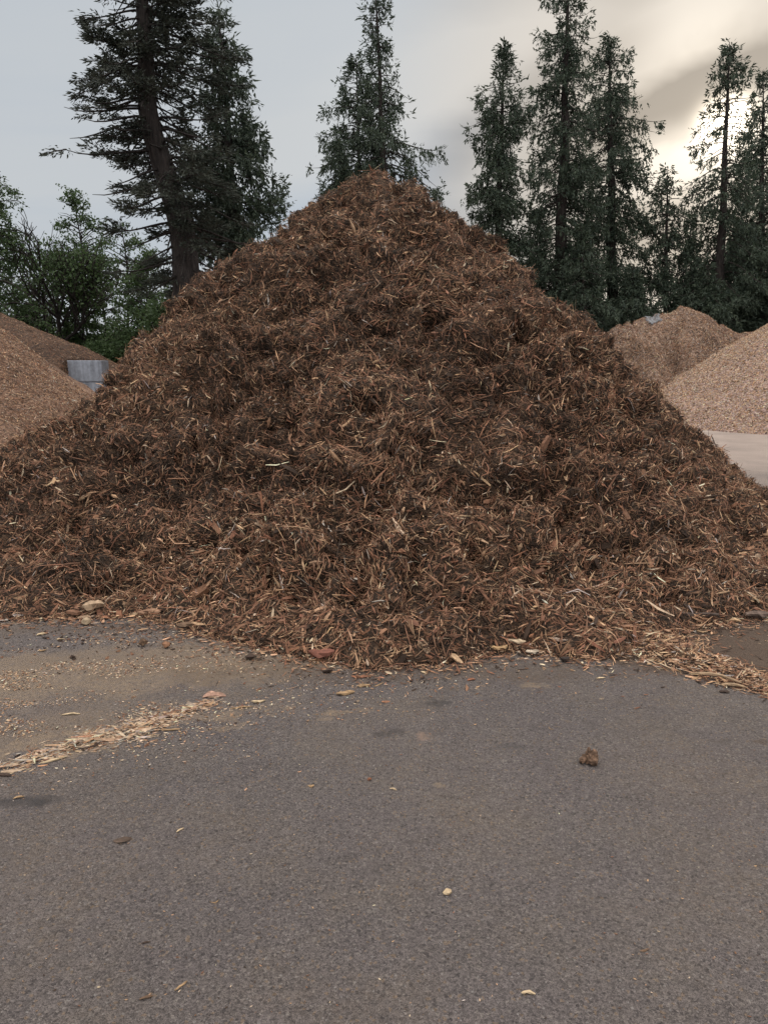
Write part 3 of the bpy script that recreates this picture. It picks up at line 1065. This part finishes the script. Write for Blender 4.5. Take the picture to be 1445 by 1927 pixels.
def broadleaf(name, label, base_px, top_py, Y, spread, r0, seed, depth=4, nleaf=26, lsize=.085, droop=0.0, fork=.25, lrad=.34, bare=0.0, group=None, leafmin=2):
    rng = np.random.default_rng(seed)
    base = at(base_px, 700, Y)
    base[2] = 0
    Ht = at(base_px, top_py, Y)[2]
    A = Acc()
    tips = []

    def grow(p, d, L, r, lev):
        n = 5
        pts = [p]
        q = p.copy()
        dd = d.copy()
        for k in range(n - 1):
            dd = unit(dd + rng.normal(0, .13, 3) + np.array([0, 0, .06 - droop * (lev / depth) ** 2 * .6]))
            q = q + dd * L / (n - 1)
            pts.append(q)
        pts = np.array(pts)
        A.add(*tube(pts, np.linspace(r, max(r * .62, .004), n), 7 if lev < 2 else 4))
        if lev >= leafmin:
            for k in range(1, n):
                tips.append((pts[k], dd))
        if lev >= depth:
            return
        nbr = rng.integers(2, 4) + (1 if lev == 0 else 0)
        for _ in range(nbr):
            t = rng.uniform(.5, 1) if lev else rng.uniform(.7, 1)
            pp = pts[int(round(t * (n - 1)))]
            v = rng.normal(0, 1, 3) * np.array([1, 1, .35])
            nd = unit(dd + unit(v) * spread + np.array([0, 0, .12]))
            grow(pp, nd, L * rng.uniform(.6, .85), r * rng.uniform(.5, .68), lev + 1)
        grow(pts[-1], unit(dd + rng.normal(0, .2, 3)), L * .75, r * .62, lev + 1)

    grow(np.zeros(3), unit(np.array([rng.normal(0, .06), rng.normal(0, .06), 1])), Ht * fork, r0, 0)
    V = np.concatenate(A.v)
    k = Ht / V[:, 2].max()
    A.v = [v * np.array([k, k, k]) for v in A.v]
    root = bpy.data.objects.new(name, None)
    col.objects.link(root)
    root.location = base
    root.empty_display_size = .5
    tag(root, label, 'tree', group)
    link('trunk', A.mesh('trunk'), M_BARK, root)
    tp = np.array([t[0] for t in tips]) * k
    td = np.array([t[1] for t in tips])
    kp = (rng.random(len(tp)) > bare) & (vnoise(tp + seed, 1.1, 3) > .3 * (1 if bare else .6))
    if bare:
        kp &= tp[:, 2] < Ht * .86
    tp, td = tp[kp], td[kp]
    C = np.repeat(tp, nleaf, 0) + rng.normal(0, lrad * .6, (len(tp) * nleaf, 3)) * np.array([1, 1, .6])
    C[:, 2] = np.maximum(C[:, 2], .1)
    n = len(C)
    T = rng.normal(0, 1, (n, 3)) + np.array([0, 0, -.5 - droop])
    me = leaf_mesh('crown', C, T, rng.uniform(.7, 1.3, n) * lsize, rng.uniform(.5, .8, n) * lsize, rng, np.repeat(rng.random(len(tp)), nleaf) * .6 + rng.random(n) * .4, .45)
    link('crown', me, M_LEAF, root)
    return n


def slim_tree(name, label, base_px, top_py, Y, reach, r0, seed, nb=46, nleaf=12, lsize=.13, hang=0.0, low=.12, lean=0.0):
    # one straight stem with thin rising side branches
    rng = np.random.default_rng(seed)
    base = at(base_px, 700, Y)
    base[2] = 0
    Ht = at(base_px, top_py, Y)[2]
    zs = np.linspace(0, Ht, 14)
    tp = np.c_[lean * zs + .10 * np.sin(zs * .9 + seed), .1 * np.cos(zs * .8 + seed), zs]
    A = Acc()
    A.add(*tube(tp, r0 * (1 - zs / Ht) ** .8 + .008, 7))
    Cs, tn = [], []
    for i in range(nb):
        z0 = Ht * (low + (1 - low) * rng.random() ** .9)
        f = z0 / Ht
        L = reach * (rng.uniform(.4, 1.1)) * (math.sin(math.pi * min(1, .22 + .78 * f)) ** .6 + .08)
        az = rng.uniform(0, 2 * math.pi)
        ss = np.linspace(0, 1, 6)
        p0 = np.array([np.interp(z0, zs, tp[:, q]) for q in range(3)])
        up = rng.uniform(.35, 1.0)
        P = p0 + np.c_[math.cos(az) * L * ss, math.sin(az) * L * ss, L * (up * ss - (.25 + hang) * ss ** 2)] + rng.normal(0, .03, (6, 3)) * ss[:, None]
        A.add(*tube(P, (.006 + .011 * L) * (1 - ss) ** .7 + .004, 4))
        m = max(3, int(L * 5))
        for k in range(m):
            sk = rng.uniform(.25, 1.0)
            pk = np.array([np.interp(sk, ss, P[:, q]) for q in range(3)])
            if vnoise((pk + base)[None], 1.3, 3)[0] < .36:
                continue
            d2 = unit(rng.normal(0, 1, 3) * np.array([1, 1, .4]) + np.array([0, 0, .1 - hang * 2]))
            lt = rng.uniform(.2, .5)
            A.add(*tube(np.array([pk, pk + d2 * lt * .5, pk + d2 * lt]), [.006, .005, .003], 3))
            c = pk + d2 * (rng.random(nleaf) * lt)[:, None] + rng.normal(0, .07, (nleaf, 3))
            Cs.append(c)
            tn.append(rng.random(nleaf) * .5 + .5 * rng.random())
    C = np.concatenate(Cs)
    n = len(C)
    root = bpy.data.objects.new(name, None)
    col.objects.link(root)
    root.location = base
    root.empty_display_size = .5
    tag(root, label, 'tree')
    link('trunk', A.mesh('trunk'), M_BARK, root)
    T = rng.normal(0, 1, (n, 3)) + np.array([0, 0, -.7])
    link('crown', leaf_mesh('crown', C, T, rng.uniform(.7, 1.3, n) * lsize, rng.uniform(.45, .7, n) * lsize, rng, np.concatenate(tn), .45), M_LEAF, root)


slim_tree('birch_tree', 'tall loose tree with hanging twigs cut by the left edge', -10, 292, 30, 2.3, .15, 201, 170, 15, .11, .45, .2)
broadleaf('maple_tree', 'forked maple with bare twigs at its crown above the left chip heap', 88, 418, 33, .72, .17, 202, 5, 2, .14, 0, .32, .50, .25, leafmin=3)
slim_tree('young_tree', 'slim leafy tree standing between the forked maple and the fir', 168, 362, 34, 1.75, .085, 203, 105, 12, .13, 0, .15, -.01)
slim_tree('young_tree', 'leafy sapling filling the space between the left edge and the forked maple', 34, 440, 35, 1.9, .08, 211, 80, 11, .14, .1, .1, .0)
slim_tree('young_tree', 'leafy sapling just right of the forked maple, lower than the slim tree', 128, 455, 36, 1.8, .08, 212, 80, 11, .14, .1, .1, .0)
slim_tree('young_tree', 'dense dark sapling right above the block wall', 205, 480, 36, 1.7, .08, 213, 90, 12, .14, .1, .1, .0)
slim_tree('young_tree', 'dense shaded sapling against the left side of the fir trunk', 290, 470, 30, 1.5, .07, 214, 120, 14, .12, .1, .1, .0)
slim_tree('young_tree', 'slim shaded tree with thin leaves beneath the limbs of the fir', 244, 410, 33, 1.5, .075, 204, 90, 11, .12, 0, .15, .01)
broadleaf('leafy_bush', 'bright green bush behind the concrete block wall', 172, 590, 34, .8, .05, 205, 4, 5, .14, 0, .25, .4, leafmin=2)
broadleaf('leafy_bush', 'dark green bush showing above the ridge of the left heap', 35, 570, 36, .8, .05, 206, 4, 5, .14, 0, .25, .4, leafmin=2)
broadleaf('leafy_bush', 'shaded bush below the fir, beside the left slope of the mulch heap', 285, 585, 31, .8, .05, 207, 4, 6, .13, 0, .25, .4, leafmin=2)
broadleaf('leafy_bush', 'bush filling the gap between the block wall and the mulch heap', 215, 640, 31, .8, .05, 208, 4, 14, .12, 0, .25, .4, leafmin=1)
broadleaf('leafy_bush', 'bush under the forked maple, between it and the block wall', 115, 632, 35, .8, .05, 209, 4, 12, .13, 0, .25, .4, leafmin=1)
broadleaf('leafy_bush', 'thicket at the foot of the thick fir trunk', 330, 540, 28, .7, .05, 210, 4, 8, .12, 0, .25, .4, leafmin=2)


def distant_woods():
    rng = np.random.default_rng(301)
    n = 60000
    x = rng.uniform(-110, 130, n)
    top = 3.4 + 3.0 * vnoise(np.c_[x, 0 * x, 0 * x], .16, 4) + 1.6 * vnoise(np.c_[x, 0 * x, 0 * x], .6, 5)
    z = rng.random(n) ** .8 * top
    y = 90 + rng.uniform(-5, 5, n) + 2 * z
    T = rng.normal(0, 1, (n, 3))
    me = leaf_mesh('distant_woods', np.c_[x, y, z], T, rng.uniform(.5, 1.0, n), rng.uniform(.4, .7, n), rng, rng.random(n), .45)
    tag(link('distant_woods', me, M_LEAF), 'low band of far woods showing through the trunks behind the yard', 'woods', kind='stuff')


distant_woods()


# ------------------------------------------------------------------ litter and loose pieces on the asphalt
def flat_chips(name, xy, L, W, colr, rng, label, cat, z=None, ang=None, tilt=.12):
    n = len(xy)
    an = rng.uniform(0, math.pi, n) if ang is None else ang
    T = np.c_[np.cos(an), np.sin(an), rng.normal(0, tilt, n)]
    Nn = unit(np.c_[rng.normal(0, .15, n), rng.normal(0, .15, n), np.ones(n)])
    H = W * rng.uniform(.25, .55, n)
    zz = H * .4 + .002 + (0 if z is None else z)
    me = chips_mesh(name, np.c_[xy, zz], unit(T), Nn, L, W, H, rng.normal(0, .16, n), colr)
    o = link(name, me, M_CHIP)
    return tag(o, label, cat, kind='stuff')


def litter():
    rng = np.random.default_rng(401)
    # fringe along the foot of the heap
    n = 9000
    ph = np.radians(rng.uniform(232, 312, n))
    R = np.interp(np.degrees(ph), _phi, _R)
    r = R - .12 + rng.exponential(.13, n)
    keep = r < R + 1.4
    ph, r = ph[keep], r[keep]
    n = len(r)
    xy = np.c_[r * np.cos(ph), D + r * np.sin(ph)]
    far = np.clip((r - R[keep]) / .3, 0, 1)
    L = np.exp(rng.normal(math.log(.035), .5, n)) * (1 - .5 * far)
    W = np.minimum(np.exp(rng.normal(math.log(.007), .5, n)), L * .5)
    flat_chips('bark_litter', xy, L, W, pick(n, [26, 34, 12, 20, 6, 2], rng), rng,
               'scatter of small bark bits fringing the foot of the mulch heap', 'litter', z=np.abs(rng.normal(0, .012, n)) * (1 - far))
    # spilled tail at the right
    n = 5200
    t = rng.random(n) ** 1.15
    a, b, c = gnd(1215, 1205)[:2], gnd(1330, 1262)[:2], gnd(1490, 1305)[:2]
    mid = (1 - t)[:, None] ** 2 * a + 2 * (t * (1 - t))[:, None] * b + (t ** 2)[:, None] * c
    wd = .13 * (1 - .55 * t)
    off = rng.normal(0, 1, n)
    dn = unit(c - a)
    pn = np.array([-dn[1], dn[0]])
    xy = mid + pn[None] * (off * wd)[:, None]
    z = np.exp(-off ** 2 / 1.2) * .07 * (1 - .75 * t) * rng.random(n)
    L = np.exp(rng.normal(math.log(.05), .5, n))
    W = np.minimum(np.exp(rng.normal(math.log(.007), .5, n)), L * .4)
    flat_chips('bark_spill', xy, L, W, pick(n, [22, 32, 8, 28, 8, 3], rng), rng,
               'tongue of loose bark and splinters trailing from the heap to the right edge', 'litter', z=z, tilt=.25)
    # windrow of pale shavings at the left
    pts = np.array([gnd(px, py)[:2] for px, py in [(-80, 1476), (40, 1434), (130, 1406), (215, 1382), (290, 1362), (345, 1342), (420, 1316)]])
    allc = []
    for n, l0, w0, sg in ((330, .050, .0085, .036), (1500, .015, .0048, .058)):
        t = rng.beta(1.7, 1.7, n) * (len(pts) - 1)
        i = np.minimum(t.astype(int), len(pts) - 2)
        f = (t - i)[:, None]
        mid = pts[i] * (1 - f) + pts[i + 1] * f
        off = rng.normal(0, 1, n)
        clm = .25 + 1.5 * vnoise(np.c_[mid, 0 * mid[:, :1]], 6.0, 41)
        body = 1.25 * np.exp(-((t - 3.2) / 1.9) ** 2) + .25
        drift = .05 * (fbm(np.c_[t, 0 * t, 0 * t], 1.6, 3, 12) - .5)
        xy = mid + np.array([[-.35, .94]]) * (off * sg * clm * body + drift)[:, None]
        L = np.exp(rng.normal(math.log(l0), .5, n))
        W = np.minimum(np.exp(rng.normal(math.log(w0), .5, n)), L * .4)
        ang = math.radians(24) + rng.normal(0, .5, n) + (rng.random(n) < .25) * rng.uniform(-1.5, 1.5, n)
        allc.append((xy, L, W, ang, np.exp(-off ** 2) * .020 * rng.random(n) * np.minimum(1, body)))
    xy, L, W, ang, z = (np.concatenate([q[k] for q in allc]) for k in range(5))
    n = len(L)
    colr = .86 * pick(n, [1, 8, 3, 18, 50, 20], rng) * np.where(rng.random((n, 1)) < .3, np.array([[.9, .80, .74]]), 1)
    flat_chips('wood_shavings', xy, L, W, colr, rng,
               'pale line of wood shavings swept across the asphalt at the left', 'litter', z=z, ang=ang)
    # dark bark crumbs rolled off the left foot
    n = 520
    g2 = np.array([gnd(250 + rng.normal(0, 150), 1178 + abs(rng.normal(0, 34)))[:2] for _ in range(n)])
    L = np.exp(rng.normal(math.log(.011), .5, n))
    flat_chips('bark_crumbs', g2, L, L * rng.uniform(.5, .9, n), pick(n, [70, 24, 6, 2, 0, 0], rng), rng,
               'dark bark crumbs rolled from the left foot of the heap onto the dusty asphalt', 'litter')
    # fine crumbs dusted over the left of the yard
    n = 15000
    g0 = np.array([gnd(-140 + abs(rng.normal(0, 330)), 1290 + rng.normal(0, 62))[:2] for _ in range(n)])
    dens = fbm(np.c_[g0 * np.array([.7, 2.2]), 0 * g0[:, :1]], 2.2, 4, 9)
    g0 = g0[dens + .12 * rng.random(n) > .52]
    n = len(g0)
    L = rng.uniform(.004, .016, n)
    flat_chips('wood_crumbs', g0, L, L * rng.uniform(.25, .6, n), pick(n, [8, 18, 6, 30, 30, 8], rng), rng,
               'fine tan wood crumbs dusted over the asphalt at the left', 'litter')
    # a few crumbs everywhere else
    n = 900
    g1 = np.array([gnd(rng.uniform(-60, 1500), 1280 + 640 * rng.random() ** 1.5)[:2] for _ in range(n)])
    L = rng.uniform(.003, .010, n)
    flat_chips('stray_crumbs', g1, L, L * rng.uniform(.2, .6, n), pick(n, [18, 22, 12, 30, 16, 2], rng), rng,
               'sparse stray crumbs of wood over the bare grey asphalt', 'litter')


litter()


def chunk(kind, label, cat, px, py, length, width, height, ang, colr, seed, group=None, z=0.0, tilt=0.0, rag=.7):
    """one loose piece: a ragged, tapered, slightly bent block of wood or bark"""
    rng = np.random.default_rng(seed)
    nu, nv = 6, 6
    V = []
    us = np.linspace(-1, 1, nu)
    b1, b2 = rng.normal(0, .12), rng.normal(0, .10)
    for u in us:
        w = (1 - abs(u) ** 3.2) ** .5 * .5 + .5 * (1 - .3 * abs(u)) if abs(u) < 1 else .35
        for k in range(nv):
            a = 2 * math.pi * (k + .5) / nv
            cy_, cz_ = math.cos(a), math.sin(a)
            m = max(abs(cy_), abs(cz_))
            jit = 1 + rag * (rng.random() - .5)
            V.append((u * length / 2 + rag * .12 * length * (rng.random() - .5), cy_ / m ** .7 * width / 2 * w * jit + b1 * length * u * u,
                      cz_ / m ** .7 * height / 2 * w * jit + b2 * length * (u * u - .4) * .5))
    V = np.array(V)
    Q = []
    for i in range(nu - 1):
        for k in range(nv):
            k2 = (k + 1) % nv
            Q.append((i * nv + k, i * nv + k2, (i + 1) * nv + k2, (i + 1) * nv + k))
    loops = np.concatenate([np.array(Q).ravel(), np.arange(nv)[::-1], (nu - 1) * nv + np.arange(nv)])
    st = np.concatenate([np.arange(len(Q)) * 4, [len(Q) * 4, len(Q) * 4 + nv]])
    V[:, 2] -= V[:, 2].min()
    me = raw_mesh(kind, V, loops, st, False)
    tint = np.asarray(colr) * np.exp(rng.normal(0, .22, (len(V), 1)))
    set_col(me, tint)
    g = gnd(px, py, z)
    o = link(kind, me, M_CHIP, loc=(g[0], g[1], z + .001))
    o.rotation_euler = (rng.normal(0, .1), tilt, ang)
    return tag(o, label, cat, group)


def clod():
    import bmesh
    bm = bmesh.new()
    for (x, y, z, r) in [(0, 0, .036, .036), (.018, -.004, .062, .024), (-.012, .004, .066, .022), (.012, -.018, .030, .028),
                         (-.048, -.004, .026, .020), (-.034, .006, .040, .016), (.026, .006, .034, .022), (-.052, .004, .016, .014)]:
        r0 = bmesh.ops.create_icosphere(bm, subdivisions=3, radius=r)
        bmesh.ops.translate(bm, verts=r0['verts'], vec=(x, y, z))
    me = bpy.data.meshes.new('bark_clod')
    bm.to_mesh(me)
    bm.free()
    v = np.zeros(len(me.vertices) * 3, dtype=np.float32)
    me.vertices.foreach_get('co', v)
    v = v.reshape(-1, 3).astype(float)
    c = np.array([0, 0, .04])
    d = (fbm(v, 60, 3, 5) - .5) * .034 + (fbm(v, 190, 2, 6) - .5) * .016
    v = v + unit(v - c) * d[:, None]
    v[:, 2] = np.maximum(v[:, 2], 0)
    me.vertices.foreach_set('co', (v * np.array([.64, .7, .74])).astype(np.float32).ravel())
    f = fbm(v, 70, 3, 15)[:, None]
    set_col(me, np.array([.05, .029, .018]) * (1 - f) * 1.3 + np.array([.34, .20, .125]) * f ** 2 * 1.2)
    g = gnd(1110, 1437)
    o = link('bark_clod', me, M_CHIP, loc=(g[0], g[1], 0))
    tag(o, 'lumpy brown clod of bark alone on the grey asphalt at lower right', 'clod')


clod()
PALE, TANC, RED, DARK, GREY, BRN = (.46, .34, .21), (.30, .19, .10), (.21, .085, .045), (.045, .028, .02), (.33, .29, .25), (.13, .078, .047)
LOOSE = [
    ('wood_chip', 'squarish whitish wood chip lying alone low in the middle of the asphalt', 842, 1682, .030, .022, .010, .6, PALE),
    ('wood_chip', 'jagged pale chip lying flat near the bottom edge, right of centre', 993, 1869, .036, .010, .006, -.1, PALE),
    ('splinter', 'longest pale splinter near the bottom edge, left of centre', 341, 1857, .040, .006, .005, .9, TANC),
    ('splinter', 'brownish splinter lying flat beside the pale splinter near the bottom edge', 276, 1879, .034, .008, .005, .3, BRN),
    ('splinter', 'short straw coloured splinter on the bare asphalt left of centre', 339, 1563, .032, .007, .005, .9, PALE),
    ('dead_leaf', 'flat brown leaf stuck to the asphalt at the left', 231, 1583, .06, .034, .003, .25, (.075, .05, .036)),
    ('wood_chip', 'bone shaped yellowish chip on the asphalt just before the mulch heap', 650, 1307, .095, .026, .018, .28, TANC),
    ('wood_chip', 'curly tan chip just behind the bone shaped chip', 684, 1292, .06, .020, .012, .2, TANC),
    ('bark_piece', 'dark brown bark chunk on the asphalt behind the curly tan chip', 617, 1267, .055, .030, .022, .3, DARK),
    ('bark_piece', 'long flat reddish bark strip beside the heap foot at centre', 677, 1275, .085, .020, .008, .05, RED),
    ('bark_piece', 'dark round bark lump at the edge of the dusty patch', 471, 1241, .055, .045, .03, .2, DARK),
    ('bark_piece', 'small red brown bark flake alone right of the heap foot centre', 886, 1280, .045, .020, .010, .3, RED),
    ('bark_piece', 'upright curled brown bark flake on the dusty asphalt at left', 270, 1216, .05, .025, .045, .6, BRN),
    ('bark_piece', 'chunky orange brown piece beside the curled flake at left', 313, 1219, .055, .035, .035, -.5, (.24, .12, .065)),
    ('splinter', 'straight pale splinter on the dusty asphalt above the shavings line', 134, 1345, .085, .012, .008, .2, PALE),
    ('wood_chip', 'pinkish flat flake lying in the thin end of the shavings line', 403, 1310, .11, .045, .014, .15, (.36, .21, .15)),
    ('wood_chip', 'thick pale stick at the right tip of the shavings line', 487, 1323, .07, .018, .012, .25, PALE),
    ('splinter', 'thin long splinter trailing from the thick pale stick', 455, 1332, .11, .009, .006, .25, TANC),
    ('wood_chip', 'stubby pinkish chip between the shavings line and the pinkish flake', 365, 1337, .035, .02, .018, .7, (.33, .20, .13)),
    ('splinter', 'long pale splinter lying across the top of the shavings line', 285, 1362, .13, .014, .010, .45, PALE),
    ('splinter', 'forked pale splinter sticking out below the shavings line', 102, 1432, .11, .012, .008, .6, PALE),
    ('splinter', 'tan splinter poking from the right of the shavings line', 320, 1375, .09, .011, .007, .08, TANC),
    ('wood_chip', 'dark wet stick at the left edge below the shavings line', 10, 1460, .055, .016, .010, -.15, DARK),
    ('wood_chip', 'small straw chip on the asphalt under the shavings line', 36, 1502, .040, .010, .006, .5, TANC),
    ('wood_chip', 'tiny yellowish nugget on the bare asphalt below the heap centre', 586, 1481, .022, .012, .008, .2, TANC),
    ('wood_chip', 'small white sliver right of the yellowish nugget', 741, 1486, .028, .008, .005, -.5, PALE),
    ('wood_chip', 'tiny rusty crumb between the yellowish nugget and the white sliver', 695, 1469, .018, .012, .010, .2, RED),
    ('wood_chip', 'dark oval bark disc under the spilled tail at the right edge', 1362, 1303, .05, .028, .010, 0.0, DARK),
    ('wood_chip', 'pale flat chip on the asphalt below the right heap foot', 1130, 1277, .05, .012, .006, .2, PALE),
    ('bark_piece', 'black bark lump on the asphalt below the right heap foot', 1064, 1246, .05, .035, .028, .4, (.025, .018, .015)),
    ('splinter', 'dark stick beside the pale flat chip right of the heap foot', 1153, 1271, .045, .007, .005, .2, DARK),
    ('splinter', 'fine upright straw splinter upper left of the brown clod', 1034, 1372, .035, .004, .004, 2.0, TANC),
    ('splinter', 'thin dull splinter near the bottom right of the asphalt', 1212, 1790, .03, .005, .004, .35, BRN),
    ('splinter', 'dark short stick low at left on the asphalt', 275, 1775, .025, .005, .004, .3, DARK),
    ('splinter', 'thin tawny straw in the dusty middle left of the asphalt', 405, 1700, .028, .003, .003, .4, TANC),
    ('wood_chip', 'pale chip lying on the dust left of the heap foot chunks', 78, 1195, .055, .018, .012, .6, PALE),
    ('wood_chip', 'flat pale stick on the dusty asphalt left of the curled flake', 114, 1204, .05, .014, .008, .1, PALE),
    ('wood_chip', 'yellowish chip below the flat pale stick at left', 80, 1226, .045, .015, .010, 0.0, TANC),
    ('splinter', 'slender splinter on the asphalt right of the bone shaped chip', 712, 1290, .07, .007, .005, .8, TANC),
    ('wood_chip', 'whitish sliver on the asphalt below the right half of the heap foot', 797, 1267, .05, .014, .008, -.9, PALE),
]
for i, (kind, lab, px, py, L, W, H, a, c) in enumerate(LOOSE):
    chunk(kind, lab, kind.replace('_', ' '), px, py, L, W, H, a, c, 500 + i)
FOOTS = [
    ('wood_chunk', 'pale broad wood chunk sitting on the left foot of the mulch heap', 176, 1146, .13, .07, .07, .35, (.36, .25, .16), .05),
    ('wood_chunk', 'tan wood chunk right of the pale broad chunk on the left heap foot', 233, 1143, .10, .06, .04, -.4, (.26, .165, .10), .03),
    ('wood_chunk', 'small blocky pale chunk at the asphalt edge below the pale broad chunk', 163, 1176, .06, .05, .045, .1, (.38, .28, .18), .0),
    ('wood_chunk', 'flat pale piece between the two left heap foot chunks and the asphalt', 160, 1165, .08, .05, .025, .2, (.33, .22, .14), .0),
    ('wood_chunk', 'long reddish tan slab among the chunks at the left heap foot', 283, 1155, .14, .05, .03, .15, (.25, .14, .085), .03),
    ('bark_slab', 'brown bark slab right of the left heap foot chunks, at the asphalt', 352, 1180, .12, .05, .03, .1, BRN, .02),
    ('bark_slab', 'red barked chunk half buried at the centre of the heap foot', 605, 1238, .14, .05, .045, .05, (.20, .075, .05), .02),
    ('wood_chip', 'tall pointed chip leaning out of the heap foot at centre right', 857, 1243, .15, .035, .02, 1.9, (.34, .22, .13), .03),
    ('wood_chip', 'pale leaf shaped chip topmost in the cluster at the right heap foot', 972, 1210, .10, .035, .02, -.35, (.40, .30, .20), .05),
    ('wood_chip', 'greyish flat chip lowest in the cluster at the right heap foot', 1003, 1229, .08, .05, .016, .35, (.36, .29, .22), .01),
    ('wood_chip', 'orange tan chip leftmost in the cluster at the right heap foot', 940, 1222, .10, .035, .02, .1, (.38, .24, .12), .03),
    ('wood_chip', 'slanting grey brown chip right of the cluster at the heap foot', 1048, 1208, .11, .035, .02, -.5, (.30, .22, .17), .06),
    ('bark_slab', 'large ragged brown slab lying on the heap foot at the right edge', 1405, 1133, .22, .06, .05, .1, (.25, .16, .10), .06),
    ('bark_slab', 'dark grey slab lying on the heap foot just under the large ragged slab', 1425, 1163, .15, .05, .04, .02, (.13, .09, .07), .02),
    ('wood_chip', 'rounded tan chip below the large ragged slab at the right edge', 1382, 1170, .07, .04, .02, -.4, (.36, .23, .13), .01),
    ('bark_slab', 'long dark rotten stick at the right foot of the heap', 1310, 1165, .24, .05, .04, -.1, (.06, .042, .034), .03),
    ('splinter', 'stout pale stick crossing the outer end of the spilled bark tail', 1345, 1278, .24, .018, .014, -.55, (.30, .20, .12), .02),
    ('splinter', 'pale stick end poking from the spilled tail beside the stout stick', 1380, 1292, .12, .022, .014, -.3, (.33, .22, .13), .008),
]
for i, (kind, lab, px, py, L, W, H, a, c, z) in enumerate(FOOTS):
    chunk(kind, lab, kind.replace('_', ' '), px, py, L, W, H, a, c, 600 + i, z=z, tilt=.0)
